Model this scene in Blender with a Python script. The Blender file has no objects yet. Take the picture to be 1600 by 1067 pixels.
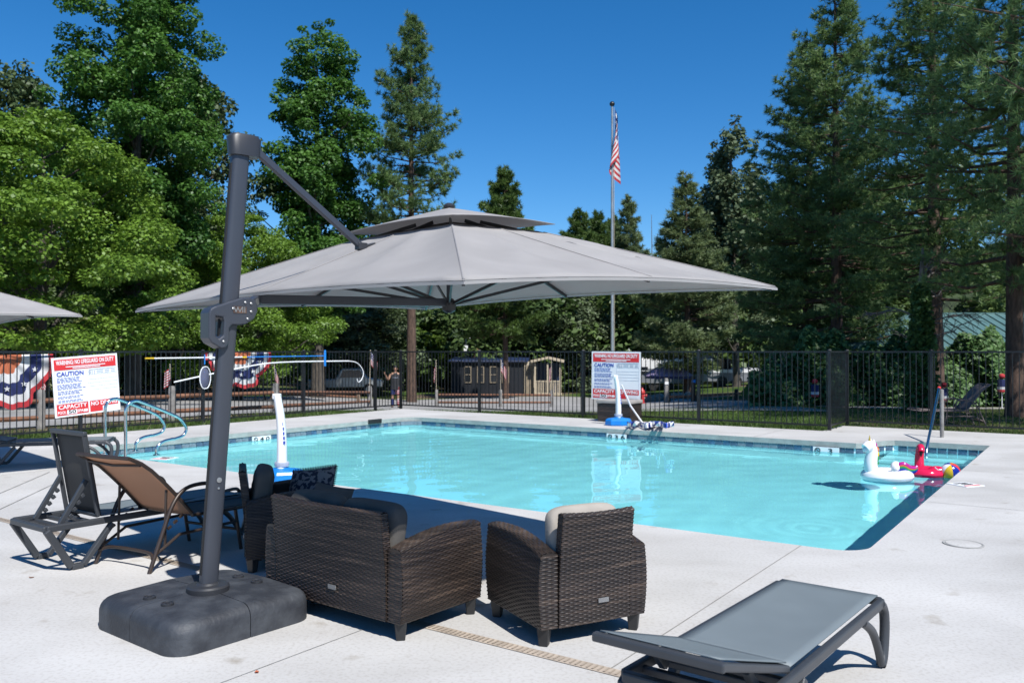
import bpy, bmesh, math, random
import numpy as np
from mathutils import Vector, Matrix, Euler
R = math.radians
random.seed(7)
rng = np.random.default_rng(11)
scene = bpy.context.scene
col = scene.collection

# ---------------------------------------------------------------- camera, sky, sun, exposure
H = 1.65                      # camera height (m)
FPX = 1315.0                  # focal length in photo pixels (1600 wide)
PITCH = math.atan((549 - 533.5) / FPX)
cam_d = bpy.data.cameras.new('camera'); cam = bpy.data.objects.new('camera', cam_d)
col.objects.link(cam); scene.camera = cam
cam_d.sensor_width = 36; cam_d.lens = FPX / 1600 * 36
cam_d.clip_start = .05; cam_d.clip_end = 3000
cam.location = (0, 0, H); cam.rotation_euler = (R(90) + PITCH, 0, 0)
cam_d.dof.use_dof = True; cam_d.dof.focus_distance = 5.6; cam_d.dof.aperture_fstop = 4.0

SUN_EL = 52.5
SH = Vector((-.5, .866))      # direction in which shadows fall on the ground
w = bpy.data.worlds.new('World'); scene.world = w; w.use_nodes = True
nt = w.node_tree; bgn = nt.nodes['Background']
sky = nt.nodes.new('ShaderNodeTexSky'); sky.sky_type = 'NISHITA'; sky.sun_disc = False
sky.sun_elevation = R(SUN_EL); sky.sun_rotation = math.atan2(-SH.x, -SH.y)
sky.altitude = 900; sky.air_density = 1.0; sky.dust_density = .1; sky.ozone_density = 6.0
hs = nt.nodes.new('ShaderNodeHueSaturation'); hs.inputs['Saturation'].default_value = 1.28
nt.links.new(sky.outputs[0], hs.inputs['Color']); nt.links.new(hs.outputs[0], bgn.inputs[0]); bgn.inputs[1].default_value = .095
sd = bpy.data.lights.new('sun', 'SUN'); sun = bpy.data.objects.new('sun', sd); col.objects.link(sun)
sd.energy = 4.6; sd.angle = R(.53); sd.color = (1, .965, .91); sd.cycles.is_caustics_light = True
sv = Vector((SH.x * math.cos(R(SUN_EL)), SH.y * math.cos(R(SUN_EL)), -math.sin(R(SUN_EL))))
sun.rotation_euler = sv.to_track_quat('-Z', 'Y').to_euler(); sun.location = (8, -14, 18)
scene.view_settings.view_transform = 'Standard'; scene.view_settings.look = 'None'
scene.view_settings.exposure = 0.55; scene.view_settings.gamma = 1
scene.cycles.max_bounces = 12; scene.cycles.diffuse_bounces = 7; scene.cycles.glossy_bounces = 3
scene.cycles.transparent_max_bounces = 12; scene.cycles.use_denoising = True
scene.cycles.caustics_reflective = False; scene.cycles.caustics_refractive = True; scene.cycles.blur_glossy = .5

# ---------------------------------------------------------------- photo pixel -> place
def ray(px, py):
    return Vector(((px - 800) / FPX, 1.0, -(py - 549) / FPX))
def G(px, py, z=0.0):         # where the sight line meets height z
    d = ray(px, py); t = (z - H) / d.z
    return Vector((d.x * t, d.y * t, z))
def D(px, py, Y):             # where it meets depth Y
    d = ray(px, py); return Vector((d.x * Y, Y, H + d.z * Y))
def hit(px, py, p, n):
    d = ray(px, py); o = Vector((0, 0, H)); n = Vector(n)
    return o + d * ((Vector(p) - o).dot(n) / d.dot(n))
U = Vector((.573, .819, 0)).normalized(); V = Vector((-U.y, U.x, 0))   # pool axes
def UV(u, v, z=0.0): return U * u + V * v + Vector((0, 0, z))
def tz(X, Y):                 # height of the ground beyond the pool deck
    Y_ = max(Y, 5.0); a = X / Y_
    s = float(np.interp(a, [-.45, -.25, -.12, .1, .3], [.03, .036, .055, .055, .02]))
    d = max(0.0, Y - 22)
    return -.03 - s * min(d, 20) - s * .3 * max(0, min(d - 20, 60))
def GT(px, Y): # point on the terrain at depth Y under photo column px
    X = (px - 800) / FPX * Y; return Vector((X, Y, tz(X, Y)))

# ---------------------------------------------------------------- materials
def newmat(name):
    m = bpy.data.materials.new(name); m.use_nodes = True
    t = m.node_tree; return m, t, t.nodes, t.links, t.nodes['Principled BSDF']
def M(name, c, rough=.6, metal=0., var=.12, scale=4., bump=0., bscale=80., c2=None, stretch=(1, 1, 1), spec=.5, detail=4., lo=.35, hi=.7):
    m, t, N, L, P = newmat(name)
    P.inputs['Roughness'].default_value = rough; P.inputs['Metallic'].default_value = metal
    P.inputs['Specular IOR Level'].default_value = spec
    co = N.new('ShaderNodeTexCoord'); mp = N.new('ShaderNodeMapping'); mp.inputs['Scale'].default_value = stretch
    L.new(co.outputs['Object'], mp.inputs[0])
    nz = N.new('ShaderNodeTexNoise'); nz.inputs['Scale'].default_value = scale; nz.inputs['Detail'].default_value = detail
    L.new(mp.outputs[0], nz.inputs[0])
    rp = N.new('ShaderNodeValToRGB'); rp.color_ramp.elements[0].position = lo; rp.color_ramp.elements[1].position = hi
    c2 = c2 or tuple(x * (1 - var * 2) for x in c)
    rp.color_ramp.elements[0].color = (*c2, 1); rp.color_ramp.elements[1].color = (*c, 1)
    L.new(nz.outputs[0], rp.inputs[0]); L.new(rp.outputs[0], P.inputs['Base Color'])
    if bump:
        n2 = N.new('ShaderNodeTexNoise'); n2.inputs['Scale'].default_value = bscale; n2.inputs['Detail'].default_value = 5
        L.new(mp.outputs[0], n2.inputs[0]); b = N.new('ShaderNodeBump'); b.inputs['Strength'].default_value = bump
        b.inputs['Distance'].default_value = .02; L.new(n2.outputs[0], b.inputs['Height']); L.new(b.outputs[0], P.inputs['Normal'])
    return m
def leafM(name, ca, cb, trans=.3, cc=None):
    m, t, N, L, P = newmat(name); N.remove(P); out = N['Material Output']
    at = N.new('ShaderNodeAttribute'); at.attribute_name = 'rnd'
    rp = N.new('ShaderNodeValToRGB'); e = rp.color_ramp.elements
    e[0].color = (*ca, 1); e[1].color = (*cb, 1)
    if cc: k = e.new(.93); k.color = (*cb, 1); e[2].color = (*cc, 1)
    L.new(at.outputs['Fac'], rp.inputs[0])
    df = N.new('ShaderNodeBsdfDiffuse'); tr = N.new('ShaderNodeBsdfTranslucent'); gl = N.new('ShaderNodeBsdfGlossy')
    gl.inputs['Roughness'].default_value = .5; gl.inputs['Color'].default_value = (.9, .95, .9, 1)
    L.new(rp.outputs[0], df.inputs[0]); L.new(rp.outputs[0], tr.inputs[0])
    m1 = N.new('ShaderNodeMixShader'); m1.inputs[0].default_value = trans; L.new(df.outputs[0], m1.inputs[1]); L.new(tr.outputs[0], m1.inputs[2])
    m2 = N.new('ShaderNodeMixShader'); m2.inputs[0].default_value = .025; L.new(m1.outputs[0], m2.inputs[1]); L.new(gl.outputs[0], m2.inputs[2])
    L.new(m2.outputs[0], out.inputs[0]); return m
def transM(name, c, tr):
    m = M(name, c, .8, var=.06, scale=3, bump=.1, bscale=400); t = m.node_tree; N = t.nodes; L = t.links
    x = N.new('ShaderNodeBsdfTranslucent'); x.inputs[0].default_value = (*c, 1); mx = N.new('ShaderNodeMixShader'); mx.inputs[0].default_value = tr
    L.new(N['Principled BSDF'].outputs[0], mx.inputs[1]); L.new(x.outputs[0], mx.inputs[2]); L.new(mx.outputs[0], N['Material Output'].inputs[0]); return m
def concreteM():
    m, t, N, L, P = newmat('deck_concrete'); P.inputs['Roughness'].default_value = .85; P.inputs['Specular IOR Level'].default_value = .25
    co = N.new('ShaderNodeTexCoord')
    def noise(scale, det, st=(1, 1, 1), rot=0):
        mp = N.new('ShaderNodeMapping'); mp.inputs['Scale'].default_value = st; mp.inputs['Rotation'].default_value = (0, 0, rot)
        L.new(co.outputs['Object'], mp.inputs[0]); n = N.new('ShaderNodeTexNoise'); n.inputs['Scale'].default_value = scale
        n.inputs['Detail'].default_value = det; L.new(mp.outputs[0], n.inputs[0]); return n
    def ramp(n, p0, c0, p1, c1):
        r = N.new('ShaderNodeValToRGB'); r.color_ramp.elements[0].position = p0; r.color_ramp.elements[1].position = p1
        r.color_ramp.elements[0].color = (*c0, 1); r.color_ramp.elements[1].color = (*c1, 1); L.new(n.outputs[0], r.inputs[0]); return r
    def mul(a, b, f):
        x = N.new('ShaderNodeMixRGB'); x.blend_type = 'MULTIPLY'; x.inputs[0].default_value = f
        L.new(a.outputs[0], x.inputs[1]); L.new(b.outputs[0], x.inputs[2]); return x
    base = ramp(noise(.55, 5), .3, (.40, .395, .385), .72, (.52, .515, .505))
    st = ramp(noise(1.3, 6, (.6, 1.3, 1), R(20)), .38, (.72, .70, .68), .58, (1, 1, 1))
    sp = ramp(noise(45, 3), .36, (.82, .8, .78), .5, (1, 1, 1))
    bl = ramp(noise(3.2, 8), .24, (.62, .57, .5), .36, (1, 1, 1))
    c = mul(mul(mul(base, st, .3), sp, .6), bl, .8)
    L.new(c.outputs[0], P.inputs['Base Color'])
    b = N.new('ShaderNodeBump'); b.inputs['Strength'].default_value = .25; b.inputs['Distance'].default_value = .006
    L.new(noise(120, 4).outputs[0], b.inputs['Height']); L.new(b.outputs[0], P.inputs['Normal'])
    return m
def waterM():
    m, t, N, L, P = newmat('pool_water'); N.remove(P); out = N['Material Output']
    g = N.new('ShaderNodeBsdfGlass'); g.inputs['IOR'].default_value = 1.26; g.inputs['Roughness'].default_value = 0; g.inputs[0].default_value = (.585, .975, 1, 1)
    L.new(g.outputs[0], out.inputs[0]); return m
def wickerM():
    m, t, N, L, P = newmat('brown_wicker'); P.inputs['Roughness'].default_value = .38
    co = N.new('ShaderNodeTexCoord')
    mp = N.new('ShaderNodeMapping'); mp.inputs['Scale'].default_value = (2.2, 2.2, 62); L.new(co.outputs['Object'], mp.inputs[0])
    n = N.new('ShaderNodeTexNoise'); n.inputs['Scale'].default_value = 1.; n.inputs['Detail'].default_value = 3; L.new(mp.outputs[0], n.inputs[0])
    r = N.new('ShaderNodeValToRGB'); e = r.color_ramp.elements
    e[0].position = .3; e[0].color = (.012, .009, .008, 1); e[1].position = .74; e[1].color = (.078, .055, .042, 1)
    k = e.new(.5); k.color = (.026, .019, .016, 1)
    L.new(n.outputs[0], r.inputs[0]); L.new(r.outputs[0], P.inputs['Base Color']); return m
def starM(name):
    m, t, N, L, P = newmat(name); P.inputs['Roughness'].default_value = .8
    uv = N.new('ShaderNodeUVMap'); mp = N.new('ShaderNodeMapping'); mp.inputs['Scale'].default_value = (6, 5, 1); L.new(uv.outputs[0], mp.inputs[0])
    fr = N.new('ShaderNodeVectorMath'); fr.operation = 'FRACTION'; L.new(mp.outputs[0], fr.inputs[0])
    ds = N.new('ShaderNodeVectorMath'); ds.operation = 'DISTANCE'; ds.inputs[1].default_value = (.5, .5, 0); L.new(fr.outputs[0], ds.inputs[0])
    lt = N.new('ShaderNodeMath'); lt.operation = 'LESS_THAN'; lt.inputs[1].default_value = .27; L.new(ds.outputs['Value'], lt.inputs[0])
    mx = N.new('ShaderNodeMixRGB'); mx.inputs[1].default_value = (.012, .02, .1, 1); mx.inputs[2].default_value = (.75, .75, .75, 1)
    L.new(lt.outputs[0], mx.inputs[0]); L.new(mx.outputs[0], P.inputs['Base Color']); return m

m_conc = concreteM(); m_water = waterM(); m_wick = wickerM(); m_star = starM('star_field')
m_plaster = M('pool_plaster', (.9, .975, .995), .7, var=.04, scale=2)
m_cope = M('coping_face', (.36, .38, .36), .8, var=.12, scale=6, bump=.2)  # slab concrete, with its shaded side and the water's reflection put into the colour
m_joint = M('joint_filler', (.33, .32, .3), .9, var=.2)
m_drain = M('beige_drain', (.46, .39, .32), .8, var=.18, scale=9)
m_dark = M('slot_black', (.012, .012, .013), .7)
m_black = M('black_metal', (.011, .012, .015), .38, var=.2)
m_grey = M('grey_aluminium', (.056, .063, .08), .36, .25, var=.06, scale=2)
m_greyd = M('dark_grey_plastic', (.032, .034, .04), .42, var=.1)
m_tank = M('weathered_base_plastic', (.052, .058, .068), .62, var=.2, scale=7, bump=.25, bscale=40, c2=(.022, .025, .032), detail=9, lo=.4, hi=.68)
m_fab = transM('taupe_canopy_fabric', (.485, .47, .465), .42)
m_fabtop = m_fab
m_mesh = M('brown_vent_mesh', (.035, .024, .02), .9)
m_resin = M('charcoal_resin', (.042, .047, .055), .45, var=.1, bump=.05)
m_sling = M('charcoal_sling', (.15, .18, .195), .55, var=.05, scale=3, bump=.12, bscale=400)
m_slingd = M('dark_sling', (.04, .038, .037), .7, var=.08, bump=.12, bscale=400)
m_brown = M('brown_tube', (.05, .036, .03), .4, .2, var=.1)
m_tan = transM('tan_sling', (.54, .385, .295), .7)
m_cush = M('grey_cushion', (.34, .31, .275), .92, var=.08, scale=4, bump=.35, bscale=9)
m_cushd = M('dark_cushion', (.095, .088, .08), .92, var=.15, scale=4, bump=.3, bscale=12)
m_pat = M('patterned_cushion', (.16, .15, .15), .9, scale=28, c2=(.012, .014, .03), lo=.46, hi=.52, detail=1)
m_leg = M('black_foot', (.02, .02, .021), .5)
m_steel = M('stainless_steel', (.62, .63, .64), .13, 1., var=.05)
m_plate = M('aluminium_plate', (.5, .5, .5), .35, .8)
m_white = M('white_plastic', (.78, .79, .8), .4, var=.03)
m_blue = M('blue_plastic', (.01, .2, .62), .35, var=.06)
m_navy = M('navy_print', (.015, .025, .14), .7)
m_royal = M('royal_print', (.03, .07, .42), .7)
m_red = M('red_print', (.62, .025, .03), .6, var=.05)
m_fred = M('flag_red', (.45, .03, .04), .85)
m_fwhite = M('flag_white', (.62, .62, .63), .85, var=.1)
m_fblue = M('flag_blue', (.015, .025, .11), .85)
m_orange = M('faded_orange', (.45, .13, .06), .85)
m_greyp = M('grey_print', (.42, .46, .55), .7)
m_signw = M('sign_white', (.78, .8, .82), .45, var=.03)
m_log = M('weathered_log', (.24, .17, .12), .9, var=.25, scale=5, bump=.4, bscale=20, stretch=(1, 1, 4))
m_logg = M('grey_post_wood', (.27, .26, .25), .9, var=.2, scale=6, bump=.4, bscale=30)
m_rail = M('red_brown_rail', (.23, .11, .065), .9, var=.25, scale=5, bump=.3)
m_bark = M('pine_bark', (.12, .075, .055), .95, var=.3, scale=5, bump=.8, bscale=7, stretch=(3, 3, .7))
m_barkg = M('grey_bark', (.10, .085, .07), .95, var=.3, scale=5, bump=.7, bscale=9, stretch=(3, 3, .7))
m_twig = M('bare_twig', (.17, .15, .14), .9, var=.25)
m_asph = M('asphalt', (.30, .295, .29), .9, var=.12, scale=.6, bump=.3, bscale=60, c2=(.21, .205, .2), detail=8)
m_shed = M('dark_siding', (.012, .015, .022), .6, var=.15)
m_shedr = M('dark_blue_roof', (.014, .03, .09), .5)
m_cream = M('cream_trim', (.52, .45, .34), .7, var=.08)
m_doorc = M('beige_door', (.3, .25, .18), .7)
m_glass = M('window_glass', (.015, .02, .025), .08, spec=.8)
m_rvw = M('rv_white', (.7, .7, .71), .35, var=.05)
m_rvg = M('rv_grey', (.18, .19, .21), .45, var=.08)
m_lav = M('lavender_cloth', (.3, .25, .42), .85, var=.2, scale=3)
m_green = M('green_roof_metal', (.10, .19, .18), .42, .1, var=.12, scale=1.5)
m_wood = M('dark_table_wood', (.06, .045, .035), .85, var=.2)
m_skin = M('skin', (.36, .2, .13), .55, var=.05)
m_hair = M('dark_hair', (.012, .01, .01), .6)
m_tank_top = M('charcoal_cloth', (.025, .026, .03), .9)
m_pink = M('pink_vinyl', (.62, .015, .07), .12, var=.04)
m_vinyl = M('white_vinyl', (.78, .78, .8), .16, var=.02)
m_gold = M('gold_vinyl', (.5, .36, .05), .2)
m_mag = M('magenta_vinyl', (.45, .02, .25), .2); m_grn = M('green_vinyl', (.02, .28, .07), .2)
m_yel = M('yellow_vinyl', (.75, .5, .03), .2); m_orv = M('orange_vinyl', (.7, .16, .03), .2); m_blv = M('blue_vinyl', (.01, .03, .3), .2)
m_tiles = [M('pool_tile_%s' % n, c, .15, var=.35, scale=25, c2=c2) for n, c, c2 in (
    ('slate', (.10, .15, .22), (.05, .08, .13)), ('grey', (.22, .26, .3), (.12, .16, .2)), ('blue', (.08, .17, .27), (.04, .08, .16)))]
m_grout = M('grout', (.45, .47, .47), .8)
m_stone = M('rock', (.3, .26, .22), .9, var=.25, scale=6, bump=.5, bscale=12)
m_hyd = M('hydrant_red', (.5, .04, .04), .45)
m_ball = M('flagpole_finial', (.012, .012, .012), .3)
m_silver = M('flagpole_aluminium', (.5, .5, .5), .35, .7)
m_net = M('blue_net_band', (.02, .06, .4), .8)
m_car = M('silver_car_paint', (.42, .43, .44), .25, .4)
m_tyre = M('tyre_rubber', (.015, .015, .015), .8)
m_patina = M('warm_emblem', (.3, .16, .1), .4, .5, scale=20, c2=(.06, .05, .05))
m_terr = None

# leaf materials
l_gum = leafM('sweetgum_leaf', (.03, .09, .016), (.115, .25, .042), .42)
l_light = leafM('locust_leaf', (.075, .15, .018), (.2, .33, .042), .38)
l_oak = leafM('oak_leaf', (.034, .06, .022), (.1, .145, .055), .3)
l_pine = leafM('pine_needle', (.05, .105, .038), (.215, .32, .11), .42)
l_pale = leafM('pale_pine_needle', (.08, .12, .05), (.22, .28, .12), .35)
l_fir = leafM('fir_needle', (.042, .085, .022), (.135, .21, .048), .35)
l_ivy = leafM('ivy_leaf', (.03, .075, .022), (.13, .23, .075), .3)
l_wood = leafM('woodland_leaf', (.034, .068, .02), (.13, .2, .055), .35, (.22, .26, .13))
l_shrub = leafM('dry_shrub_leaf', (.05, .07, .016), (.16, .18, .05), .3)
l_grass = leafM('grass_blade', (.04, .085, .015), (.12, .19, .04), .3, (.24, .22, .09))
l_silver = leafM('silvery_leaf', (.06, .09, .045), (.16, .21, .11), .3)
m_ledge = M('ledge_white', (.97, .98, .98), .6, var=.01)  # whiter than the plaster: brightness of shallower water painted into the ledge
# ---------------------------------------------------------------- mesh helpers
def V3(p): return Vector((p[0], p[1], p[2]))
class MB:
    def __init__(s): s.v = []; s.f = []; s.m = []; s.uv = {}
    def add(s, vs, fs, mi=0):
        o = len(s.v); s.v += [tuple(p) for p in vs]; s.f += [tuple(i + o for i in f) for f in fs]; s.m += [mi] * len(fs); return s
    def box(s, c, size, rot=None, mi=0):
        x, y, z = size[0] / 2, size[1] / 2, size[2] / 2
        P = [Vector((a * x, b * y, d * z)) for d in (-1, 1) for b in (-1, 1) for a in (-1, 1)]
        if rot is not None:
            Rm = rot if isinstance(rot, Matrix) else Euler(rot).to_matrix(); P = [Rm @ p for p in P]
        c = Vector(c)
        return s.add([p + c for p in P], [(0, 2, 3, 1), (4, 5, 7, 6), (0, 1, 5, 4), (2, 6, 7, 3), (0, 4, 6, 2), (1, 3, 7, 5)], mi)
    def beam(s, a, b, wd, ht, up=(0, 0, 1), mi=0, taper=1.):
        a = Vector(a); b = Vector(b); d = (b - a).normalized(); up = Vector(up)
        x = d.cross(up)
        if x.length < 1e-4: x = d.cross(Vector((0, 1, 0)))
        x.normalize(); u = x.cross(d)
        P = []
        for p, k in ((a, 1), (b, taper)):
            for sx, su in ((-1, -1), (1, -1), (1, 1), (-1, 1)): P.append(p + x * sx * wd / 2 * k + u * su * ht / 2 * k)
        return s.add(P, [(0, 1, 2, 3), (7, 6, 5, 4), (0, 4, 5, 1), (1, 5, 6, 2), (2, 6, 7, 3), (3, 7, 4, 0)], mi)
    def tube(s, path, r, n=8, mi=0, flat=1.):
        pts = [Vector(p) for p in path]; k = len(pts)
        rr = r if isinstance(r, (list, tuple)) else [r] * k
        vs = []; prev = None
        for i, p in enumerate(pts):
            t = (pts[min(i + 1, k - 1)] - pts[max(i - 1, 0)])
            t = t.normalized() if t.length > 1e-9 else Vector((0, 0, 1))
            if prev is None:
                a = t.cross(Vector((0, 0, 1)))
                if a.length < .05: a = t.cross(Vector((1, 0, 0)))
            else: a = prev - t * prev.dot(t)
            a.normalize(); prev = a; b = t.cross(a)
            vs += [p + a * math.cos(2 * math.pi * j / n) * rr[i] + b * math.sin(2 * math.pi * j / n) * rr[i] * flat for j in range(n)]
        fs = [(i * n + j, i * n + (j + 1) % n, (i + 1) * n + (j + 1) % n, (i + 1) * n + j) for i in range(k - 1) for j in range(n)]
        fs += [tuple(range(n))[::-1], tuple((k - 1) * n + j for j in range(n))]
        return s.add(vs, fs, mi)
    def lathe(s, prof, n=20, c=(0, 0, 0), mi=0, sx=1., sy=1.):
        c = Vector(c); k = len(prof)
        vs = [c + Vector((r * math.cos(2 * math.pi * j / n) * sx, r * math.sin(2 * math.pi * j / n) * sy, z)) for r, z in prof for j in range(n)]
        fs = [(i * n + j, i * n + (j + 1) % n, (i + 1) * n + (j + 1) % n, (i + 1) * n + j) for i in range(k - 1) for j in range(n)]
        fs += [tuple(range(n))[::-1], tuple((k - 1) * n + j for j in range(n))]
        return s.add(vs, fs, mi)
    def prism(s, poly, z0, z1, mi=0, map=None):
        n = len(poly); vs = [Vector((x, y, z0)) for x, y in poly] + [Vector((x, y, z1)) for x, y in poly]
        if map: vs = [map(p) for p in vs]
        return s.add(vs, [tuple(range(n))[::-1], tuple(range(n, 2 * n))] + [(i, (i + 1) % n, n + (i + 1) % n, n + i) for i in range(n)], mi)
    def grid(s, fn, nu, nv, mi=0, wrap_u=False):
        o = len(s.v); cu = nu if wrap_u else nu + 1
        for j in range(nv + 1):
            for i in range(cu): s.v.append(tuple(fn(i / nu, j / nv)))
        for j in range(nv):
            for i in range(nu):
                i2 = (i + 1) % cu if wrap_u else i + 1
                s.f.append((o + j * cu + i, o + j * cu + i2, o + (j + 1) * cu + i2, o + (j + 1) * cu + i))
                s.m.append(mi(i / nu + .5 / nu, j / nv + .5 / nv) if callable(mi) else mi)
                s.uv[len(s.f) - 1] = [(i / nu, j / nv), ((i + 1) / nu, j / nv), ((i + 1) / nu, (j + 1) / nv), (i / nu, (j + 1) / nv)]
        return s
    def ball(s, c, r, nu=14, nv=9, mi=0, e=1.):
        c = Vector(c); r = Vector(r) if hasattr(r, '__len__') else Vector((r, r, r))
        def sg(x): return math.copysign(abs(x) ** e, x)
        def fn(u, v):
            a = 2 * math.pi * u; b = math.pi * (v - .5)
            return c + Vector((r.x * sg(math.cos(a)) * sg(math.cos(b)), r.y * sg(math.sin(a)) * sg(math.cos(b)), r.z * sg(math.sin(b))))
        return s.grid(fn, nu, nv, mi, wrap_u=True)
    def mesh(s, name, mats, smooth=None):
        me = bpy.data.meshes.new(name); me.from_pydata(s.v, [], s.f)
        for m_ in (mats if isinstance(mats, (list, tuple)) else [mats]): me.materials.append(m_)
        if any(s.m): me.polygons.foreach_set('material_index', s.m)
        if s.uv:
            lay = me.uv_layers.new(name='UVMap')
            for fi, q in s.uv.items():
                for k, li in enumerate(me.polygons[fi].loop_indices): lay.data[li].uv = q[k]
        me.update()
        if smooth is not None:
            me.polygons.foreach_set('use_smooth', [True] * len(me.polygons)); me.set_sharp_from_angle(angle=R(smooth))
        return me
    def build(s, name, mats, parent=None, smooth=None, bevel=0., seg=2):
        return link(name, s.mesh(name, mats, smooth), parent, bevel, seg)
def link(name, me, parent=None, bevel=0., seg=2, loc=None, rot=None):
    o = bpy.data.objects.new(name, me); col.objects.link(o)
    if parent is not None: o.parent = parent
    if loc is not None: o.location = loc
    if rot is not None: o.rotation_euler = rot
    if bevel:
        b = o.modifiers.new('Bevel', 'BEVEL'); b.width = bevel; b.segments = seg; b.limit_method = 'ANGLE'; b.angle_limit = R(40)
    return o
def tag(o, label, cat=None, group=None, kind=None):
    o['label'] = label
    if cat: o['category'] = cat
    if group: o['group'] = group
    if kind: o['kind'] = kind
    return o
def thing(name, label, cat, loc=(0, 0, 0), rotz=0., group=None, rot=None):
    o = bpy.data.objects.new(name, None); col.objects.link(o); o.empty_display_size = .1
    o.location = loc; o.rotation_euler = rot if rot is not None else (0, 0, rotz)
    return tag(o, label, cat, group)
def struct(o): o['kind'] = 'structure'; return o
def copy_tree(o, parent=None):
    c = o.copy(); col.objects.link(c); c.parent = parent
    for ch in [x for x in col.objects if x.parent == o]: copy_tree(ch, c)
    return c
def dup(o, label, loc, rotz=0., scale=None, group=None):
    c = copy_tree(o); c.location = loc; c.rotation_euler = (0, 0, rotz)
    if scale: c.scale = scale if hasattr(scale, '__len__') else (scale,) * 3
    c['label'] = label
    if group: c['group'] = group
    return c
def frame(x, y, z=(0, 0, 1)):   # rotation matrix whose columns are the given axes
    return Matrix((x, y, z)).transposed()
def text(body, width, height, mat, parent, loc, mtx=None, name='lettering'):
    c = bpy.data.curves.new(name, 'FONT'); c.body = body; c.align_x = 'CENTER'; c.align_y = 'CENTER'; c.extrude = .002; c.size = 1
    c.offset = .02; c.resolution_u = 3
    o = bpy.data.objects.new(name, c); col.objects.link(o)
    bpy.context.view_layer.update()
    d = o.dimensions.copy(); me_ = bpy.data.meshes.new_from_object(o); bpy.data.objects.remove(o); me_.materials.clear(); me_.materials.append(mat)
    o = bpy.data.objects.new(name, me_); col.objects.link(o)
    o.parent = parent; o.location = loc
    if mtx is not None: o.rotation_euler = mtx
    o.scale = (width / max(d.x, .01), height / max(d.y, .01), 1); return o
def smoothpath(pts, n=6):
    P = [Vector(p) for p in pts]; out = []
    for i in range(len(P) - 1):
        p0 = P[max(i - 1, 0)]; p1 = P[i]; p2 = P[i + 1]; p3 = P[min(i + 2, len(P) - 1)]
        for k in range(n):
            t = k / n
            out.append(.5 * ((2 * p1) + (p2 - p0) * t + (2 * p0 - 5 * p1 + 4 * p2 - p3) * t * t + (3 * p1 - p0 - 3 * p2 + p3) * t ** 3))
    return out + [P[-1]]

# numpy leaf clouds -------------------------------------------------
def np_mesh(name, verts, quads, mat, rnd=None, tris=False):
    me = bpy.data.meshes.new(name); nv = len(verts); k = 3 if tris else 4; nf = len(quads)
    me.vertices.add(nv); me.vertices.foreach_set('co', verts.astype(np.float32).ravel())
    me.loops.add(nf * k); me.loops.foreach_set('vertex_index', quads.astype(np.int32).ravel())
    me.polygons.add(nf); me.polygons.foreach_set('loop_start', (np.arange(nf) * k).astype(np.int32))
    me.polygons.foreach_set('loop_total', np.full(nf, k, np.int32))
    if rnd is not None:
        a = me.attributes.new('rnd', 'FLOAT', 'POINT'); a.data.foreach_set('value', rnd.astype(np.float32))
    me.materials.append(mat); me.update(); return me
def rand_dirs(n):
    v = rng.normal(size=(n, 3)); return v / np.linalg.norm(v, axis=1, keepdims=True)
def leaves(C, size, asp=.6, up=.5, outward=None):
    """kite leaves at C: (N,3) centres -> verts, quads, per-vertex random"""
    n = len(C); nrm = rand_dirs(n); nrm[:, 2] = np.abs(nrm[:, 2]) + up
    if outward is not None: nrm += outward * .6
    nrm /= np.linalg.norm(nrm, axis=1, keepdims=True)
    a = np.cross(nrm, rand_dirs(n)); a /= np.linalg.norm(a, axis=1, keepdims=True) + 1e-9
    b = np.cross(nrm, a); s = size * rng.uniform(.65, 1.3, (n, 1))
    vs = np.stack([C - b * s * .5, C + a * s * asp * .5 + nrm * s * .08, C + b * s * .5, C - a * s * asp * .5 + nrm * s * .08], 1).reshape(-1, 3)
    q = np.arange(n * 4).reshape(-1, 4)
    return vs, q, np.repeat(rng.uniform(0, 1, n), 4)
def needles(C, Dv, nn, length, width):
    """needle tufts at C pointing along Dv"""
    n = len(C) * nn; c = np.repeat(C, nn, 0); d = np.repeat(Dv, nn, 0)
    d = d * .75 + rand_dirs(n); d /= np.linalg.norm(d, axis=1, keepdims=True)
    a = np.cross(d, rand_dirs(n)); a /= np.linalg.norm(a, axis=1, keepdims=True) + 1e-9
    L = length * rng.uniform(.7, 1.2, (n, 1))
    vs = np.stack([c - a * width, c + a * width, c + d * L], 1).reshape(-1, 3)
    r = np.clip(np.repeat(rng.uniform(0, 1, len(C)), nn) * .7 + rng.uniform(0, .3, n), 0, 1)
    return vs, np.arange(n * 3).reshape(-1, 3), np.repeat(r, 3)

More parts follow.
